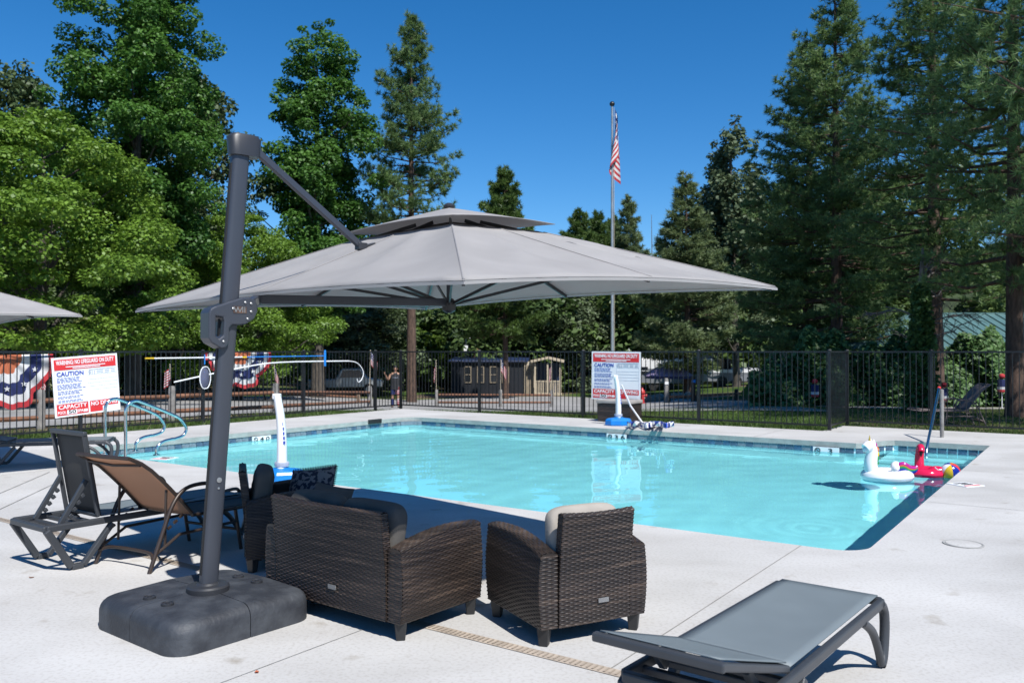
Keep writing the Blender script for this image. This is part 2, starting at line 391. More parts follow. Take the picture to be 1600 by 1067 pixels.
# ---------------------------------------------------------------- large setting: deck, pool, ground, road
def arc(cx, cy, r, a0, a1, n=8):
    return [(cx + r * math.cos(R(a0 + (a1 - a0) * i / n)), cy + r * math.sin(R(a0 + (a1 - a0) * i / n))) for i in range(n + 1)]
u0, u1, v0, v1 = 7.30, 15.97, 1.60, 14.30
loop = arc(u0 + .28, v0 + .28, .28, 270, 180) + arc(u0 + .6, v1 - .6, .6, 180, 90) + arc(u1 - .35, v1 - .35, .35, 90, 0) + \
       [(u1, 3.62), (u1 + .12, 3.5)] + [(16.75, 3.28), (16.9, 3.15), (16.9, v0)]
def fill(loops, z, name, mats, parent=None):
    bm = bmesh.new(); ed = []
    for lp in loops:
        vs = [bm.verts.new((*p, z)) for p in lp]
        ed += [bm.edges.new((vs[i], vs[(i + 1) % len(vs)])) for i in range(len(vs))]
    bmesh.ops.triangle_fill(bm, use_beauty=True, edges=ed, normal=(0, 0, 1))
    bmesh.ops.recalc_face_normals(bm, faces=bm.faces)
    for f in bm.faces:
        if f.normal.z < 0: f.normal_flip()
    me = bpy.data.meshes.new(name); bm.to_mesh(me); bm.free()
    for m_ in (mats if isinstance(mats, (list, tuple)) else [mats]): me.materials.append(m_)
    return link(name, me, parent)
XY = lambda lp: [tuple(UV(a, b).xy) for a, b in lp]
DV, DF, DF2, VJ = 16.5, 18.05, 19.55, 4.75   # deck limits: left side, far side, far side by the steps
douter = [(-14, -22), (DF2, -22), (DF2, VJ), (DF, VJ), (DF, DV), (-14, DV)]
deck = struct(fill([XY(douter), XY(loop)], 0, 'pool_deck', m_conc))
n = len(loop); mb = MB(); P0 = [UV(a, b) for a, b in loop]
mb.add([p for p in P0] + [p - Vector((0, 0, .095)) for p in P0], [(i, (i + 1) % n, n + (i + 1) % n, n + i) for i in range(n)])
po = [UV(a, b) for a, b in douter]; k = len(po)
mb.add(po + [p - Vector((0, 0, .35)) for p in po], [(i, (i + 1) % k, k + (i + 1) % k, k + i) for i in range(k)])
mb.build('deck_edge', m_cope, deck)
# pool shell: wall outside the overhanging edge, floor, ledge
def offs(lp, d):
    out = []; m_ = len(lp)
    for i in range(m_):
        a = Vector(lp[i - 1]); b = Vector(lp[i]); c = Vector(lp[(i + 1) % m_])
        t = ((b - a).normalized() + (c - b).normalized()).normalized(); out.append((b.x - t.y * d, b.y + t.x * d))
    return out
area = sum(loop[i - 1][0] * loop[i][1] - loop[i][0] * loop[i - 1][1] for i in range(n))
sgn = -1 if area > 0 else 1
wl = offs(loop, .03 * sgn); FZ = -1.15
shell = struct(fill([XY(wl)], FZ, 'pool_shell', m_plaster))
mb = MB(); Pw = [UV(a, b) for a, b in wl]
mb.add([p - Vector((0, 0, .05)) for p in Pw] + [p + Vector((0, 0, FZ)) for p in Pw], [(i, (i + 1) % n, n + (i + 1) % n, n + i) for i in range(n)])
mb.build('pool_wall', m_plaster, shell)
mb = MB()
c_ = UV((u0 + u1) / 2, v1 - .07); ang = math.atan2(U.y, U.x)
mb.box(c_ + Vector((0, 0, -.82)), (u1 - u0 - .5, .2, .6), (0, 0, ang))
c_ = UV(u1 - .07, (3.7 + v1) / 2); mb.box(c_ + Vector((0, 0, -.825)), (.2, v1 - 3.9, .6), (0, 0, ang))
mb.build('wall_ledge', m_ledge, shell)
for i in range(4):      # entry steps in the alcove
    mb = MB(); top = -.36 - .2 * i; a0 = 16.87 - .42 * (i + 1)
    mb.box(UV((16.87 + a0) / 2 if i == 0 else a0 + .21, 2.4, (top + FZ) / 2), (.42, 1.62 + (0 if i < 2 else .1), top - FZ), (0, 0, ang)); mb.build('pool_step', m_plaster, shell)
# waterline tiles, one by one
tme = []
for i, tm in enumerate(m_tiles):
    tme.append(MB().box((0, 0, 0), (.144, .014, .15)).mesh('tile', tm))
def tiles(a, b, inward):
    a = Vector(a); b = Vector(b); L = (b - a).length; d = (b - a).normalized(); k_ = int(L / .152)
    for i in range(k_):
        p = a + d * ((i + .5) * L / k_)
        w_ = UV(p.x, p.y, -.172) + inward * (-.022 + random.uniform(-.001, .002))
        dd = UV(d.x, d.y)
        link('tile', tme[random.choice((0, 0, 1, 2, 1))], shell, loc=w_, rot=(0, 0, math.atan2(dd.y, dd.x)))
tiles((u0 + .7, v1), (u1 - .35, v1), -V); tiles((u1, v1 - .35), (u1, 3.66), -U); tiles((16.9, 3.1), (16.9, 1.62), -U)
dv = UV(*(Vector((16.75, 3.28)) - Vector((u1 + .12, 3.5)))).normalized(); tiles((u1 + .12, 3.5), (16.75, 3.28), Vector((dv.y, -dv.x, 0)) * -1 if Vector((dv.y, -dv.x, 0)).dot(V) > 0 else Vector((dv.y, -dv.x, 0)))
tiles((u1, 3.62), (u1 + .12, 3.5), -(U + V).normalized()); tiles((16.75, 3.28), (16.9, 3.15), -(U * .6 + V * .8))
mb = MB()
for q in arc(u1 - .35, v1 - .35, .35, 8, 82, 5):
    mb.box(UV(q[0], q[1], -.172), (.1, .1, .15), (0, 0, ang + R(45)))
mb.build('corner_tile', m_tiles[1], shell)
rc = G(1330, 805, -.185)
def wave(u, v):
    a = u0 - .08 + (16.96 - u0 + .08) * u; b = v0 - .06 + (v1 + .14 - v0) * v; p = UV(a, b)
    z = .0011 * math.sin(p.x * 5.1 + p.y * 2.2) + .0013 * math.sin(-p.x * 2.3 + p.y * 3.4 + 1) + .0007 * math.sin(p.x * 9.3 - p.y * 6.1) + .0006 * math.sin(p.y * 11.7 + 2.1 * math.sin(p.x * 2.0))
    r = (p.xy - rc.xy).length; z += .0016 * math.sin(r * 30) * math.exp(-r * 1.9)
    return p + Vector((0, 0, -.185 + z))
water = MB().grid(wave, 130, 190).build('pool_water', m_water, None, 180); struct(water)
water.cycles.is_caustics_caster = True
for o in [shell] + list(shell.children): o.cycles.is_caustics_receiver = True
# skimmer mouth and depth plates in the tile band
MB().box(hit(586, 658, UV(0, v1 - .02), V) , (.42, .05, .1), (0, 0, ang)).build('skimmer_mouth', m_dark, shell)
def depth_plate(px, py, pt, nrm, txt, ax):
    p = hit(px, py, pt, nrm); p.z = -.165
    rz = math.atan2(ax.y, ax.x)
    pl = MB().box((0, 0, 0), (.46, .02, .13)).build('depth_marker', m_signw, shell); pl.location = p; pl.rotation_euler = (0, 0, rz)
    text(txt, .24 if len(txt) > 1 else .07, .08, m_dark, pl, (.08, -.0125, 0), (R(90), 0, 0))
    mb = MB().tube([(-.15 + .045 * math.cos(t), -.012, .045 * math.sin(t)) for t in np.linspace(0, 6.2832, 17)], .008, 5)
    mb.beam((-.18, -.012, .03), (-.12, -.012, -.03), .01, .01); mb.build('no_diving_symbol', m_dark, pl)
depth_plate(409, 682, UV(0, v1 - .045), V, '4 0', U)
depth_plate(963, 679, UV(u1 - .045, 0), U, '3 6', -V)
depth_plate(1290, 700, UV(u1 - .045, 0), U, '3', -V)
# deck furniture set into the slab
def strip(a, b, wd, z, mat, name):
    a = Vector(a); b = Vector(b); t = (b - a).normalized(); s_ = Vector((-t.y, t.x, 0)) * wd / 2; zz = Vector((0, 0, z))
    return MB().add([a - s_ + zz, b - s_ + zz, b + s_ + zz, a + s_ + zz], [(0, 1, 2, 3)]).build(name, mat, deck)
strip(UV(3.75, -14), UV(3.95, 14.5), .085, .004, m_drain, 'deck_drain')
mb = MB(); a = UV(3.75 + .2 * 11 / 28.5, -3); b = UV(3.75 + .2 * 23.5 / 28.5, 9.5); d_ = (b - a); L_ = d_.length; d_.normalize(); s_ = Vector((-d_.y, d_.x, 0))
for i in range(int(L_ / .034)):
    c = a + d_ * (i * .034); zz = Vector((0, 0, .008))
    mb.add([c - s_ * .03 + zz, c + d_ * .012 - s_ * .03 + zz, c + d_ * .012 + s_ * .03 + zz, c + s_ * .03 + zz], [(0, 1, 2, 3)])
mb.build('drain_slots', M('drain_slot', (.36, .3, .24), .9), deck)['kind'] = 'stuff'
for vv in (-2.6, 2.1, 8.7, 12.0): strip(UV(3.9, vv), UV(u0 - .02, vv), .006, .004, m_joint, 'control_joint')
for vv in (-6, 3.6): strip(UV(-3, vv), UV(3.65, vv), .005, .004, m_joint, 'control_joint')
for uu in (10.2, 13.2, 16.4): strip(UV(uu, -9), UV(uu, v0 - .03), .008, .004, m_joint, 'control_joint')
strip(G(0, 796), G(89, 754), .012, .005, m_joint, 'control_joint'); strip(G(0, 771), G(79, 737), .012, .005, m_joint, 'control_joint')
for uu in (9.5, 12.4, 15.3): strip(UV(uu, v1 + .02), UV(uu, DV), .008, .004, m_joint, 'control_joint')
for vv in (5.5, 8.2, 11.1): strip(UV(u1 + .02, vv), UV(DF, vv), .008, .004, m_joint, 'control_joint')
lid = MB().lathe([(.0, .004), (.145, .004), (.15, .007), (.16, .007), (.162, .003)], 28).build('skimmer_lid', M('lid_ring', (.33, .33, .32), .7), deck); lid.location = G(1503, 849)
MB().lathe([(.0, .0075), (.135, .0075), (.137, .005)], 28).build('lid_disc', m_conc, deck).location = G(1503, 849)
for (px, py, rz, s) in ((1507, 757, .35, 1.0), (258, 716, -.3, 1.)):
    o = MB().box((0, 0, .004), (.3, .3, .008)).build('deck_marker', m_signw, deck); o.location = G(px, py); o.rotation_euler = (0, 0, rz)
    mb = MB(); mb.box((0, .07, .0095), (.2, .045, .003)); mb.box((.02, -.01, .0095), (.15, .045, .003)); mb.build('marker_print', m_dark, o)
    MB().box((0, -.1, .0095), (.24, .03, .003)).build('marker_print', m_red, o)

# ground sheet with a hole under the deck
def terrM():
    m, t, N, L, P = newmat('ground_soil_and_grass'); P.inputs['Roughness'].default_value = .95; P.inputs['Specular IOR Level'].default_value = .1
    co = N.new('ShaderNodeTexCoord')
    def nz(s, d_=6):
        x = N.new('ShaderNodeTexNoise'); x.inputs['Scale'].default_value = s; x.inputs['Detail'].default_value = d_; L.new(co.outputs['Object'], x.inputs[0]); return x
    def rp(x, *st):
        r = N.new('ShaderNodeValToRGB'); e = r.color_ramp.elements
        e[0].position, e[0].color = st[0][0], (*st[0][1], 1); e[1].position, e[1].color = st[-1][0], (*st[-1][1], 1)
        for q in st[1:-1]: y = e.new(q[0]); y.color = (*q[1], 1)
        L.new(x.outputs[0], r.inputs[0]); return r
    gr = rp(nz(1.2), (.3, (.02, .04, .012)), (.5, (.045, .085, .018)), (.72, (.10, .13, .035)))
    so = rp(nz(.8), (.3, (.09, .065, .045)), (.55, (.17, .13, .095)), (.75, (.26, .21, .16)))
    mk = rp(nz(.12, 4), (.47, (0, 0, 0)), (.56, (1, 1, 1)))
    mx = N.new('ShaderNodeMixRGB'); L.new(mk.outputs[0], mx.inputs[0]); L.new(gr.outputs[0], mx.inputs[1]); L.new(so.outputs[0], mx.inputs[2])
    L.new(mx.outputs[0], P.inputs['Base Color'])
    b = N.new('ShaderNodeBump'); b.inputs['Strength'].default_value = .6; b.inputs['Distance'].default_value = .05
    L.new(nz(9, 8).outputs[0], b.inputs['Height']); L.new(b.outputs[0], P.inputs['Normal']); return m
m_terr = terrM()
xs = np.unique(np.concatenate([np.linspace(-600, -60, 14), np.arange(-60, 60.1, 1.5), np.linspace(60, 600, 14)]))
ys = np.unique(np.concatenate([np.linspace(-200, -12, 8), np.arange(-12, 100.1, 1.5), np.linspace(100, 900, 14)]))
def in_deck(x, y, mgn):
    p = Vector((x, y, 0)); u = p.dot(U); v = p.dot(V)
    return -14 + mgn < u < (DF if v > VJ else DF2) - mgn and -22 + mgn < v < DV - mgn
vs = []; fs = []; nx = len(xs)
for y in ys:
    for x in xs: vs.append((x, y, tz(x, y)))
for j in range(len(ys) - 1):
    for i in range(nx - 1):
        if not all(in_deck(xs[a], ys[b], .2) for a in (i, i + 1) for b in (j, j + 1)): fs.append((j * nx + i, j * nx + i + 1, (j + 1) * nx + i + 1, (j + 1) * nx + i))
me = bpy.data.meshes.new('ground'); me.from_pydata(vs, [], fs); me.materials.append(m_terr); me.polygons.foreach_set('use_smooth', [True] * len(fs)); me.update()
struct(link('ground', me))
# campground road beyond the fence
def sheet(near, far, name, mat, dz, nu=60, nv=16):
    na = smoothpath([(*p, 0) for p in near], 12); fa = smoothpath([(*p, 0) for p in far], 12)
    def at(P_, t): x = t * (len(P_) - 1); i = min(int(x), len(P_) - 2); return P_[i].lerp(P_[i + 1], x - i)
    def fn(u, v):
        p = at(na, u).lerp(at(fa, u), v); return (p.x, p.y, tz(p.x, p.y) + dz)
    return struct(MB().grid(fn, nu, nv).build(name, mat, None, 60))
nr = [UV(a, b).xy for a, b in ((-2, 19.6), (8, 19.2), (14, 19.0), (19.5, 19.0), (22, 15.5), (23.5, 10), (24.5, 6.0))]
fr = [(-46, 26), (-30, 36), (-18, 42), (-9, 47), (0, 55), (5, 54), (8.5, 46)]
sheet(nr, fr, 'road', m_asph, .03)
mk = M('pale_gravel', (.36, .34, .31), .95, var=.15, scale=3, bump=.5, bscale=50)
sheet([D(1030, 549, 36).xy, D(1180, 549, 30).xy, D(1330, 549, 26).xy, D(1610, 549, 25).xy], [D(1030, 549, 40).xy, D(1180, 549, 32).xy, D(1330, 549, 27).xy, D(1610, 549, 26).xy], 'path', mk, .03, 40, 4)
# ---------------------------------------------------------------- metal fence round the pool
FH = 1.66
pk_me = MB().box((0, 0, FH / 2 + .03), (.0145, .0145, FH - .1)).mesh('picket', m_black)
def metal_fence(label, a, b, posts, zt=0.0, gate=None, n_pick=None):
    a = Vector(a); b = Vector(b); d = (b - a); L = d.length; d.normalize()
    t = thing('metal_fence', label, 'fence', a, math.atan2(d.y, d.x), 'black fence panels round the pool')
    mb = MB(); mb.box((L / 2, 0, FH - .02), (L, .034, .036)); mb.build('top_rail', m_black, t)
    mb = MB(); mb.box((L / 2, 0, .1), (L, .034, .036)); mb.build('bottom_rail', m_black, t)
    for p in posts:
        x = (Vector(p) - a).dot(d)
        mb = MB(); mb.box((x, 0, FH / 2 - .03), (.064, .064, FH + .06)); o = mb.build('fence_post', m_black, t)
        MB().lathe([(.046, FH), (.046, FH + .015), (.03, FH + .03), (.0, FH + .034)], 4, (x, 0, 0)).build('post_cap', m_black, o)
    k_ = int(L / .118)
    for i in range(k_):
        o = link('picket', pk_me, t, loc=((i + .5) * L / k_, 0, 0))
    return t
FV, FU, FU2, FJ = 16.72, 18.25, 19.75, 4.66
metal_fence('black metal fence run behind the pool steel ladder and long pool poles', UV(3.2, FV), UV(FU, FV), [UV(q, FV) for q in (3.3, 6.0, 8.85, 11.65, 14.6, 17.2, FU)])
metal_fence('black metal fence run facing the dark shed and the trailer', UV(FU, FV - .05), UV(FU, FJ), [UV(FU, q) for q in (13.85, 10.6, 7.55, FJ)])
metal_fence('short black metal fence return at the lawn corner', UV(FU + .05, FJ), UV(FU2, FJ), [UV(FU2, FJ)])
metal_fence('black metal fence run in front of the lawn lounger', UV(FU2, FJ - .05), UV(FU2, -5), [UV(FU2, q) for q in (2.95, .1, -2.8)])

# ---------------------------------------------------------------- trees
def trunk(mb, pts, rr, n=9): mb.tube(pts, rr, n)
def broadleaf(name, h, rad, base, prof, ncl, nlf, lsize, lmat, clr=(.55, 1.1), flat=.7, seed=1, tr=.28, leaders=None, lvar=(.65, 1.3)):
    """returns [(part name, mesh, material)] for a deciduous tree"""
    rs = np.random.default_rng(seed)
    t = rs.uniform(0, 1, ncl) ** .9; zc = base + t * (h - base)
    pr = np.interp(t, [p[0] for p in prof], [p[1] for p in prof]) * rad
    an = rs.uniform(0, 2 * np.pi, ncl); rr = pr * np.sqrt(rs.uniform(.12, 1.0, ncl)) * rs.uniform(.8, 1.12, ncl)
    C = np.stack([np.cos(an) * rr, np.sin(an) * rr, zc], 1)
    if leaders:
        lw = np.array([l[3] for l in leaders]); lw = lw ** 2 * np.array([l[2] for l in leaders]); j_ = rs.choice(len(leaders), ncl, p=lw / lw.sum())
        LD = np.array(leaders)[j_]; zc = base + t * (LD[:, 2] - base)
        pr = np.interp(t, [p[0] for p in prof], [p[1] for p in prof]) * LD[:, 3]; rr = pr * np.sqrt(rs.uniform(.1, 1.0, ncl)) * rs.uniform(.7, 1.2, ncl)
        fo = .35 + .65 * np.minimum(1, t * 2); C = np.stack([LD[:, 0] * fo + np.cos(an) * rr, LD[:, 1] * fo + np.sin(an) * rr, zc], 1); pr = pr * rad / LD[:, 3]
    cr = rs.uniform(*clr, ncl) * np.clip(pr / rad + .35, .45, 1.1)
    k_ = rs.choice(ncl, nlf, p=cr ** 2 / np.sum(cr ** 2))
    dv_ = rand_dirs(nlf); rad_ = rs.uniform(.25, 1, nlf) ** .5
    off = dv_ * rad_[:, None] * cr[k_][:, None]; off[:, 2] *= flat
    P = C[k_] + off
    vs, q, rd = leaves(P, lsize, .75, .5, dv_)
    cl = rs.uniform(-.22, .22, ncl)
    rd = np.clip(rd * .6 + .2 + np.repeat(cl[k_], 4), 0, 1)
    crown = np_mesh('crown', vs, q, lmat, rd)
    mb = MB(); bx, by = rs.normal(0, .15, 2)
    top = Vector((bx, by, base + (h - base) * .82))
    path = [Vector((0, 0, -.3)), Vector((.03, 0, .4)), Vector((bx * .3, by * .3, h * .3)), Vector((bx * .7, by * .7, h * .6)), top]
    mb.tube(path, [tr * 1.35, tr, tr * .8, tr * .5, .04], 9)
    for i in rs.choice(ncl, min(ncl, 46), replace=False):
        zz = max(base * .6, C[i][2] - np.hypot(C[i][0], C[i][1]) * rs.uniform(.5, .9) - .3); f_ = min(zz / max(top.z, .1), .98)
        s0 = Vector((bx * f_, by * f_, zz)); e0 = Vector(C[i]); md = s0.lerp(e0, .5) + Vector((0, 0, -.15))
        mb.tube([s0, md, e0], [tr * .3 * (1.1 - f_) + .02, tr * .18, .012], 5)
    return crown, mb.mesh('trunk', m_barkg, 50)
def pine(h, rad, base, seed, nn=12, length=.24, width=.014, dens=1., lmat=None, tr=.26, droop=.12, step=.5, conic=.8, bark=None):
    rs = np.random.default_rng(seed); mb = MB()
    lean = rs.normal(0, .12, 2)
    ax = lambda z: Vector((lean[0] * z / h, lean[1] * z / h, z))
    mb.tube([Vector((0, 0, -.3))] + [ax(z) for z in np.linspace(.3, h, 9)], [tr * 1.25] + [tr * (1 - .93 * k_ / 8) for k_ in range(9)], 9)
    Cs = []; Ds = []; z = base
    while z < h - .25:
        t = (z - base) / (h - base)
        prof = rad * ((1 - t) ** conic) * (min(1, .5 + 2.6 * t)) + .12
        for kbr in range(rs.integers(4, 7)):
            a = rs.uniform(0, 2 * np.pi); L = prof * rs.uniform(.5, 1.15)
            d = Vector((math.cos(a), math.sin(a), 0)); s0 = ax(z + rs.uniform(-.2, .2))
            el = rs.uniform(-.1, .25) + t * .45 - droop
            p1 = s0 + d * L * .5 + Vector((0, 0, L * .5 * el - .05 * L)); p2 = s0 + d * L + Vector((0, 0, L * el + .08 * L))
            mb.tube([s0, p1, p2], [.05 * (1 - t) + .018, .03 * (1 - t) + .01, .006], 4)
            nt_ = max(3, int(L * 9 * dens))
            for q in range(nt_):
                f_ = rs.uniform(.22, 1) ** .8; p = s0.lerp(p1, f_ * 2) if f_ < .5 else p1.lerp(p2, f_ * 2 - 1)
                sp = L * .30 * (1.15 - f_); sd_ = Vector((-d.y, d.x, 0)) * rs.normal(0, sp)
                c = p + sd_ + Vector((0, 0, rs.normal(.04, .10)))
                dd = (d * .7 + sd_ * .8 + Vector((0, 0, .55))).normalized()
                Cs.append(c[:]); Ds.append(dd[:])
        z += step * rs.uniform(.7, 1.3) * (1.05 - .45 * t)
    vs, q, rd = needles(np.array(Cs), np.array(Ds), nn, length, width)
    return np_mesh('crown', vs, q, lmat or l_pine, rd, tris=True), mb.mesh('trunk', bark or m_bark, 50)
def place_tree(name, label, meshes, px, Y, rotz=0., scale=1., group=None, z=None, sink=0.):
    p = GT(px, Y)
    if z is not None: p.z = z
    t = thing(name, label, 'tree', (p.x, p.y, p.z - sink), rotz, group)
    t.scale = scale if hasattr(scale, '__len__') else (scale,) * 3
    link('crown', meshes[0], t); link('trunk', meshes[1], t); return t
def hgt(py, Y, px=800): return H + (549 - py) / FPX * Y - GT(px, Y).z

gumA = broadleaf('g', 17.5, 3.9, 3.2, [(0, .75), (.2, 1), (.5, .86), (.8, .62), (.93, .36), (1, .1)], 300, 92000, .15, l_gum, (.38, .85), .65, 3, .3, [(0, 0, 17.9, 2.6), (-1.5, -.6, 15.6, 1.7), (1.6, -.4, 16.4, 1.8), (.4, -1.6, 14.5, 1.9), (-.3, 1.5, 15, 1.9), (2.3, .8, 12.5, 1.6), (-2.4, .3, 12.8, 1.5)])
gumB = broadleaf('g', 19.2, 3.6, 4.0, [(0, .7), (.2, 1), (.45, .92), (.7, .78), (.85, .66), (.94, .42), (1, .12)], 270, 70000, .175, l_gum, (.38, .85), .65, 5, .34, [(.1, 0, 19.3, 2.2), (-1.5, -.3, 17.9, 1.5), (1.6, -.2, 18.1, 1.5), (.2, -1.5, 16, 1.8), (0, 1.5, 16.5, 1.8), (2.5, .2, 13.0, 1.5), (-2.2, -.4, 14.2, 1.5)])
locA = broadleaf('l', 9.2, 4.6, 1.4, [(0, .8), (.25, 1), (.55, .92), (.8, .62), (1, .15)], 210, 90000, .12, l_light, (.45, .95), .5, 8, .22)
oakA = broadleaf('o', 15, 4.8, 2.6, [(0, .7), (.3, 1), (.6, .95), (.85, .6), (1, .2)], 210, 30000, .24, l_oak, (.6, 1.2), .6, 12, .35)
popA = broadleaf('p', 15, 2.2, 3, [(0, .8), (.3, 1), (.6, .8), (.85, .45), (1, .08)], 120, 15000, .24, l_silver, (.4, .8), .9, 17, .22)
shrA = broadleaf('s', 3.2, 2.2, .3, [(0, .9), (.4, 1), (.8, .7), (1, .2)], 60, 9000, .16, l_shrub, (.4, .8), .7, 21, .07)
silA = broadleaf('s', 6.5, 2.9, .5, [(0, .85), (.4, 1), (.8, .7), (1, .2)], 80, 14000, .19, l_silver, (.5, .9), .7, 27, .1)
pinA = pine(21.5, 4.0, 7.6, 31, 16, .28, .022, 1.5, None, .3, .1, .42)
pinB = pine(19.5, 4.4, 1.6, 37, 18, .23, .018, 1.75, None, .27, .16, .46, .75)
pinC = pine(17.0, 4.4, 3.6, 41, 20, .24, .012, 1.5, None, .25, .18, .5, .6)
pinD = pine(20.5, 4.2, 4.6, 53, 18, .23, .017, 1.6, None, .27, .14, .5, .75)
pinP = pine(15.0, 3.2, 1.5, 43, 16, .32, .03, 1.7, l_pale, .2, .08, .45, .9)
firA = pine(14.0, 3.9, 4.0, 47, 20, .3, .034, 1.6, l_fir, .2, .22, .32, .9)

place_tree('sweetgum_tree', 'tallest dark green sweetgum rising out of the bright green tree', gumA, 208, 33, .4, (1.0, 1.0, 1.08))
place_tree('sweetgum_tree', 'slim tall sweetgum standing alone between grey oak and pine', gumB, 496, 45, 1.2, (1.08, 1.08, 1.07))
place_tree('locust_tree', 'broad bright yellow green tree in front of the tallest sweetgum', locA, 62, 28, 0, (1.12, 1.1, 1.06))
place_tree('locust_tree', 'smaller bright green tree between the two sweetgums', locA, 372, 38, 2.1, (.92, .92, .92))
place_tree('oak_tree', 'grey green oak half hidden behind the tallest sweetgum', oakA, 285, 43, 0, (.85, .85, 1.12))
place_tree('oak_tree', 'dark oak behind the bright green tree', oakA, 5, 46, 2, (1.05, 1.05, 1.2))
place_tree('oak_tree', 'small dull green oak below the slim sweetgum', oakA, 560, 58, 4, (.8, .8, .62))
place_tree('pine_tree', 'tall pine with bare lower trunk beside the fence corner', pinA, 643, 47, .5, (1.0, 1.0, hgt(22, 47, 643) / 21.5))
place_tree('fir_tree', 'dense conical fir growing in front of the dark shed', firA, 790, 52, 0, (1.0, 1.0, hgt(262, 52, 790) / 14))
place_tree('fir_tree', 'small pointed fir top just right of the flagpole umbrella peak', firA, 908, 75, 1, (1.25, 1.25, hgt(328, 75, 908) / 14))
place_tree('fir_tree', 'narrow pointed fir top touching the flagpole', firA, 934, 78, 2, (1.2, 1.2, hgt(332, 78, 934) / 14))
place_tree('fir_tree', 'thin fir top seen directly behind the flagpole', firA, 957, 82, 4, (1.0, 1.0, hgt(338, 82, 957) / 14))
place_tree('pine_tree', 'pale sparse pine beyond the flagpole', pinP, 982, 72, 1, (1.25, 1.25, hgt(303, 72, 982) / 15))
place_tree('pine_tree', 'pyramid shaped pine behind the white trailer', pinP, 1075, 50, 2.2, (1.25, 1.25, hgt(268, 50, 1075) / 15))
place_tree('poplar_tree', 'pale leafy poplar top beside the big twin pines', popA, 1150, 55, 0, (1.1, 1.1, hgt(183, 55, 1150) / 15))
place_tree('poplar_tree', 'shorter pale poplar next to the pyramid pine', popA, 1118, 57, 2, (1.0, 1.0, hgt(222, 57, 1118) / 15))
place_tree('pine_tree', 'left trunk of the big twin dark pines behind the lawn', pinB, 1262, 36, 0, (1.05, 1.05, hgt(62, 36, 1262) / 19.5))
place_tree('pine_tree', 'taller right trunk of the big twin dark pines behind the lawn', pinB, 1308, 33, 1.9, (1.0, 1.0, hgt(-45, 33, 1308) / 19.5))
place_tree('pine_tree', 'dark pine with straight trunk rising over the green roof pavilion', pinD, 1462, 27, 3.4, (1.0, 1.0, hgt(-150, 27, 1462) / 20.5))
place_tree('pine_tree', 'dark pine crowding the deck side of the green roof', pinC, 1585, 21.5, 4.2, (.95, .95, 1.0), z=tz(12, 20))
place_tree('pine_tree', 'near pine whose low boughs overhang the lawn lounger', pinC, 1765, 17.5, .6, (.95, .95, 1.0))
place_tree('silver_shrub', 'silvery leaved shrub right of the pine trunk by the person', silA, 560, 56, 0, (1.3, 1.2, .95))
place_tree('silver_shrub', 'silvery shrub mass below the pyramid pine and flagpole', silA, 905, 66, 1.3, (1.3, 1.3, 1.15))
for i, (px, Y, s) in enumerate(((40, 43, 1.1), (145, 44, 1.2), (235, 45, 1.1), (300, 46, 1.0))):
    place_tree('dry_shrub', 'yellow green dry shrub along the far road edge', shrA, px, Y, i * 1.7, s, 'shrubs along the road')
place_tree('bright_shrub', 'leafy green shrub just left of the dark shed', locA, 668, 68, 3, (.55, .55, .6))
place_tree('dark_oak', 'dark leafy tree filling the gap behind the shed porch', oakA, 880, 70, 1, (.9, .9, .66))

# wooded hillside closing the view
hx = np.linspace(-900, 2500, 90); hp = [0, 0, 0]
pxh = [-900, 0, 200, 400, 620, 860, 960, 1030, 1100, 1180, 1350, 1600, 2500]; tyh = [380, 380, 440, 450, 465, 440, 450, 455, 430, 400, 380, 380, 380]
m_hill = M('wooded_hill', (.045, .075, .022), .95, scale=.5, c2=(.012, .022, .008), bump=1., bscale=.9, detail=8)
mb = MB().grid(lambda u, v: (lambda x, Y: Vector(((x - 800) / FPX * Y, Y, -3 + (H + 3 + (549 - float(np.interp(x, pxh, tyh))) / FPX * 108 + .8 * math.sin(x * .045) + .5 * math.sin(x * .11)) * math.sin(v * 1.57))))(-900 + 3400 * u, 88 + 26 * v), 160, 10)
struct(mb.build('hillside', m_hill, None, 180))
# far wood that reads as one mass
px_ = [-500, 0, 200, 400, 620, 860, 960, 1030, 1100, 1180, 1350, 1600, 2100]; ty_ = [330, 330, 400, 420, 440, 405, 415, 420, 385, 330, 270, 240, 240]
ncl = 1500; cx = rng.uniform(-420, 2050, ncl); Yc = rng.uniform(62, 84, ncl)
topz = H + (549 - np.interp(cx, px_, ty_)) / FPX * Yc
X_ = (cx - 800) / FPX * Yc; gz = np.array([tz(a, b) for a, b in zip(X_, Yc)])
zc = gz + (topz - gz) * rng.uniform(0, 1, ncl) ** .8 * rng.uniform(.85, 1.05, ncl); cr = rng.uniform(.8, 2.1, ncl)
k_ = rng.integers(0, ncl, 230000); dv_ = rand_dirs(230000)
off = dv_ * (rng.uniform(.2, 1, 230000) ** .5)[:, None] * cr[k_][:, None]; off[:, 2] *= .75
vs, q, rd = leaves(np.stack([X_, Yc, zc], 1)[k_] + off, .46, .75, .5, dv_)
rd = np.clip(rd * .5 + np.repeat(rng.uniform(0, .45, ncl)[k_], 4), 0, 1)
tag(link('woodland', np_mesh('woodland', vs, q, l_wood, rd)), 'dark wooded slope far behind the campground', 'woodland', kind='stuff')

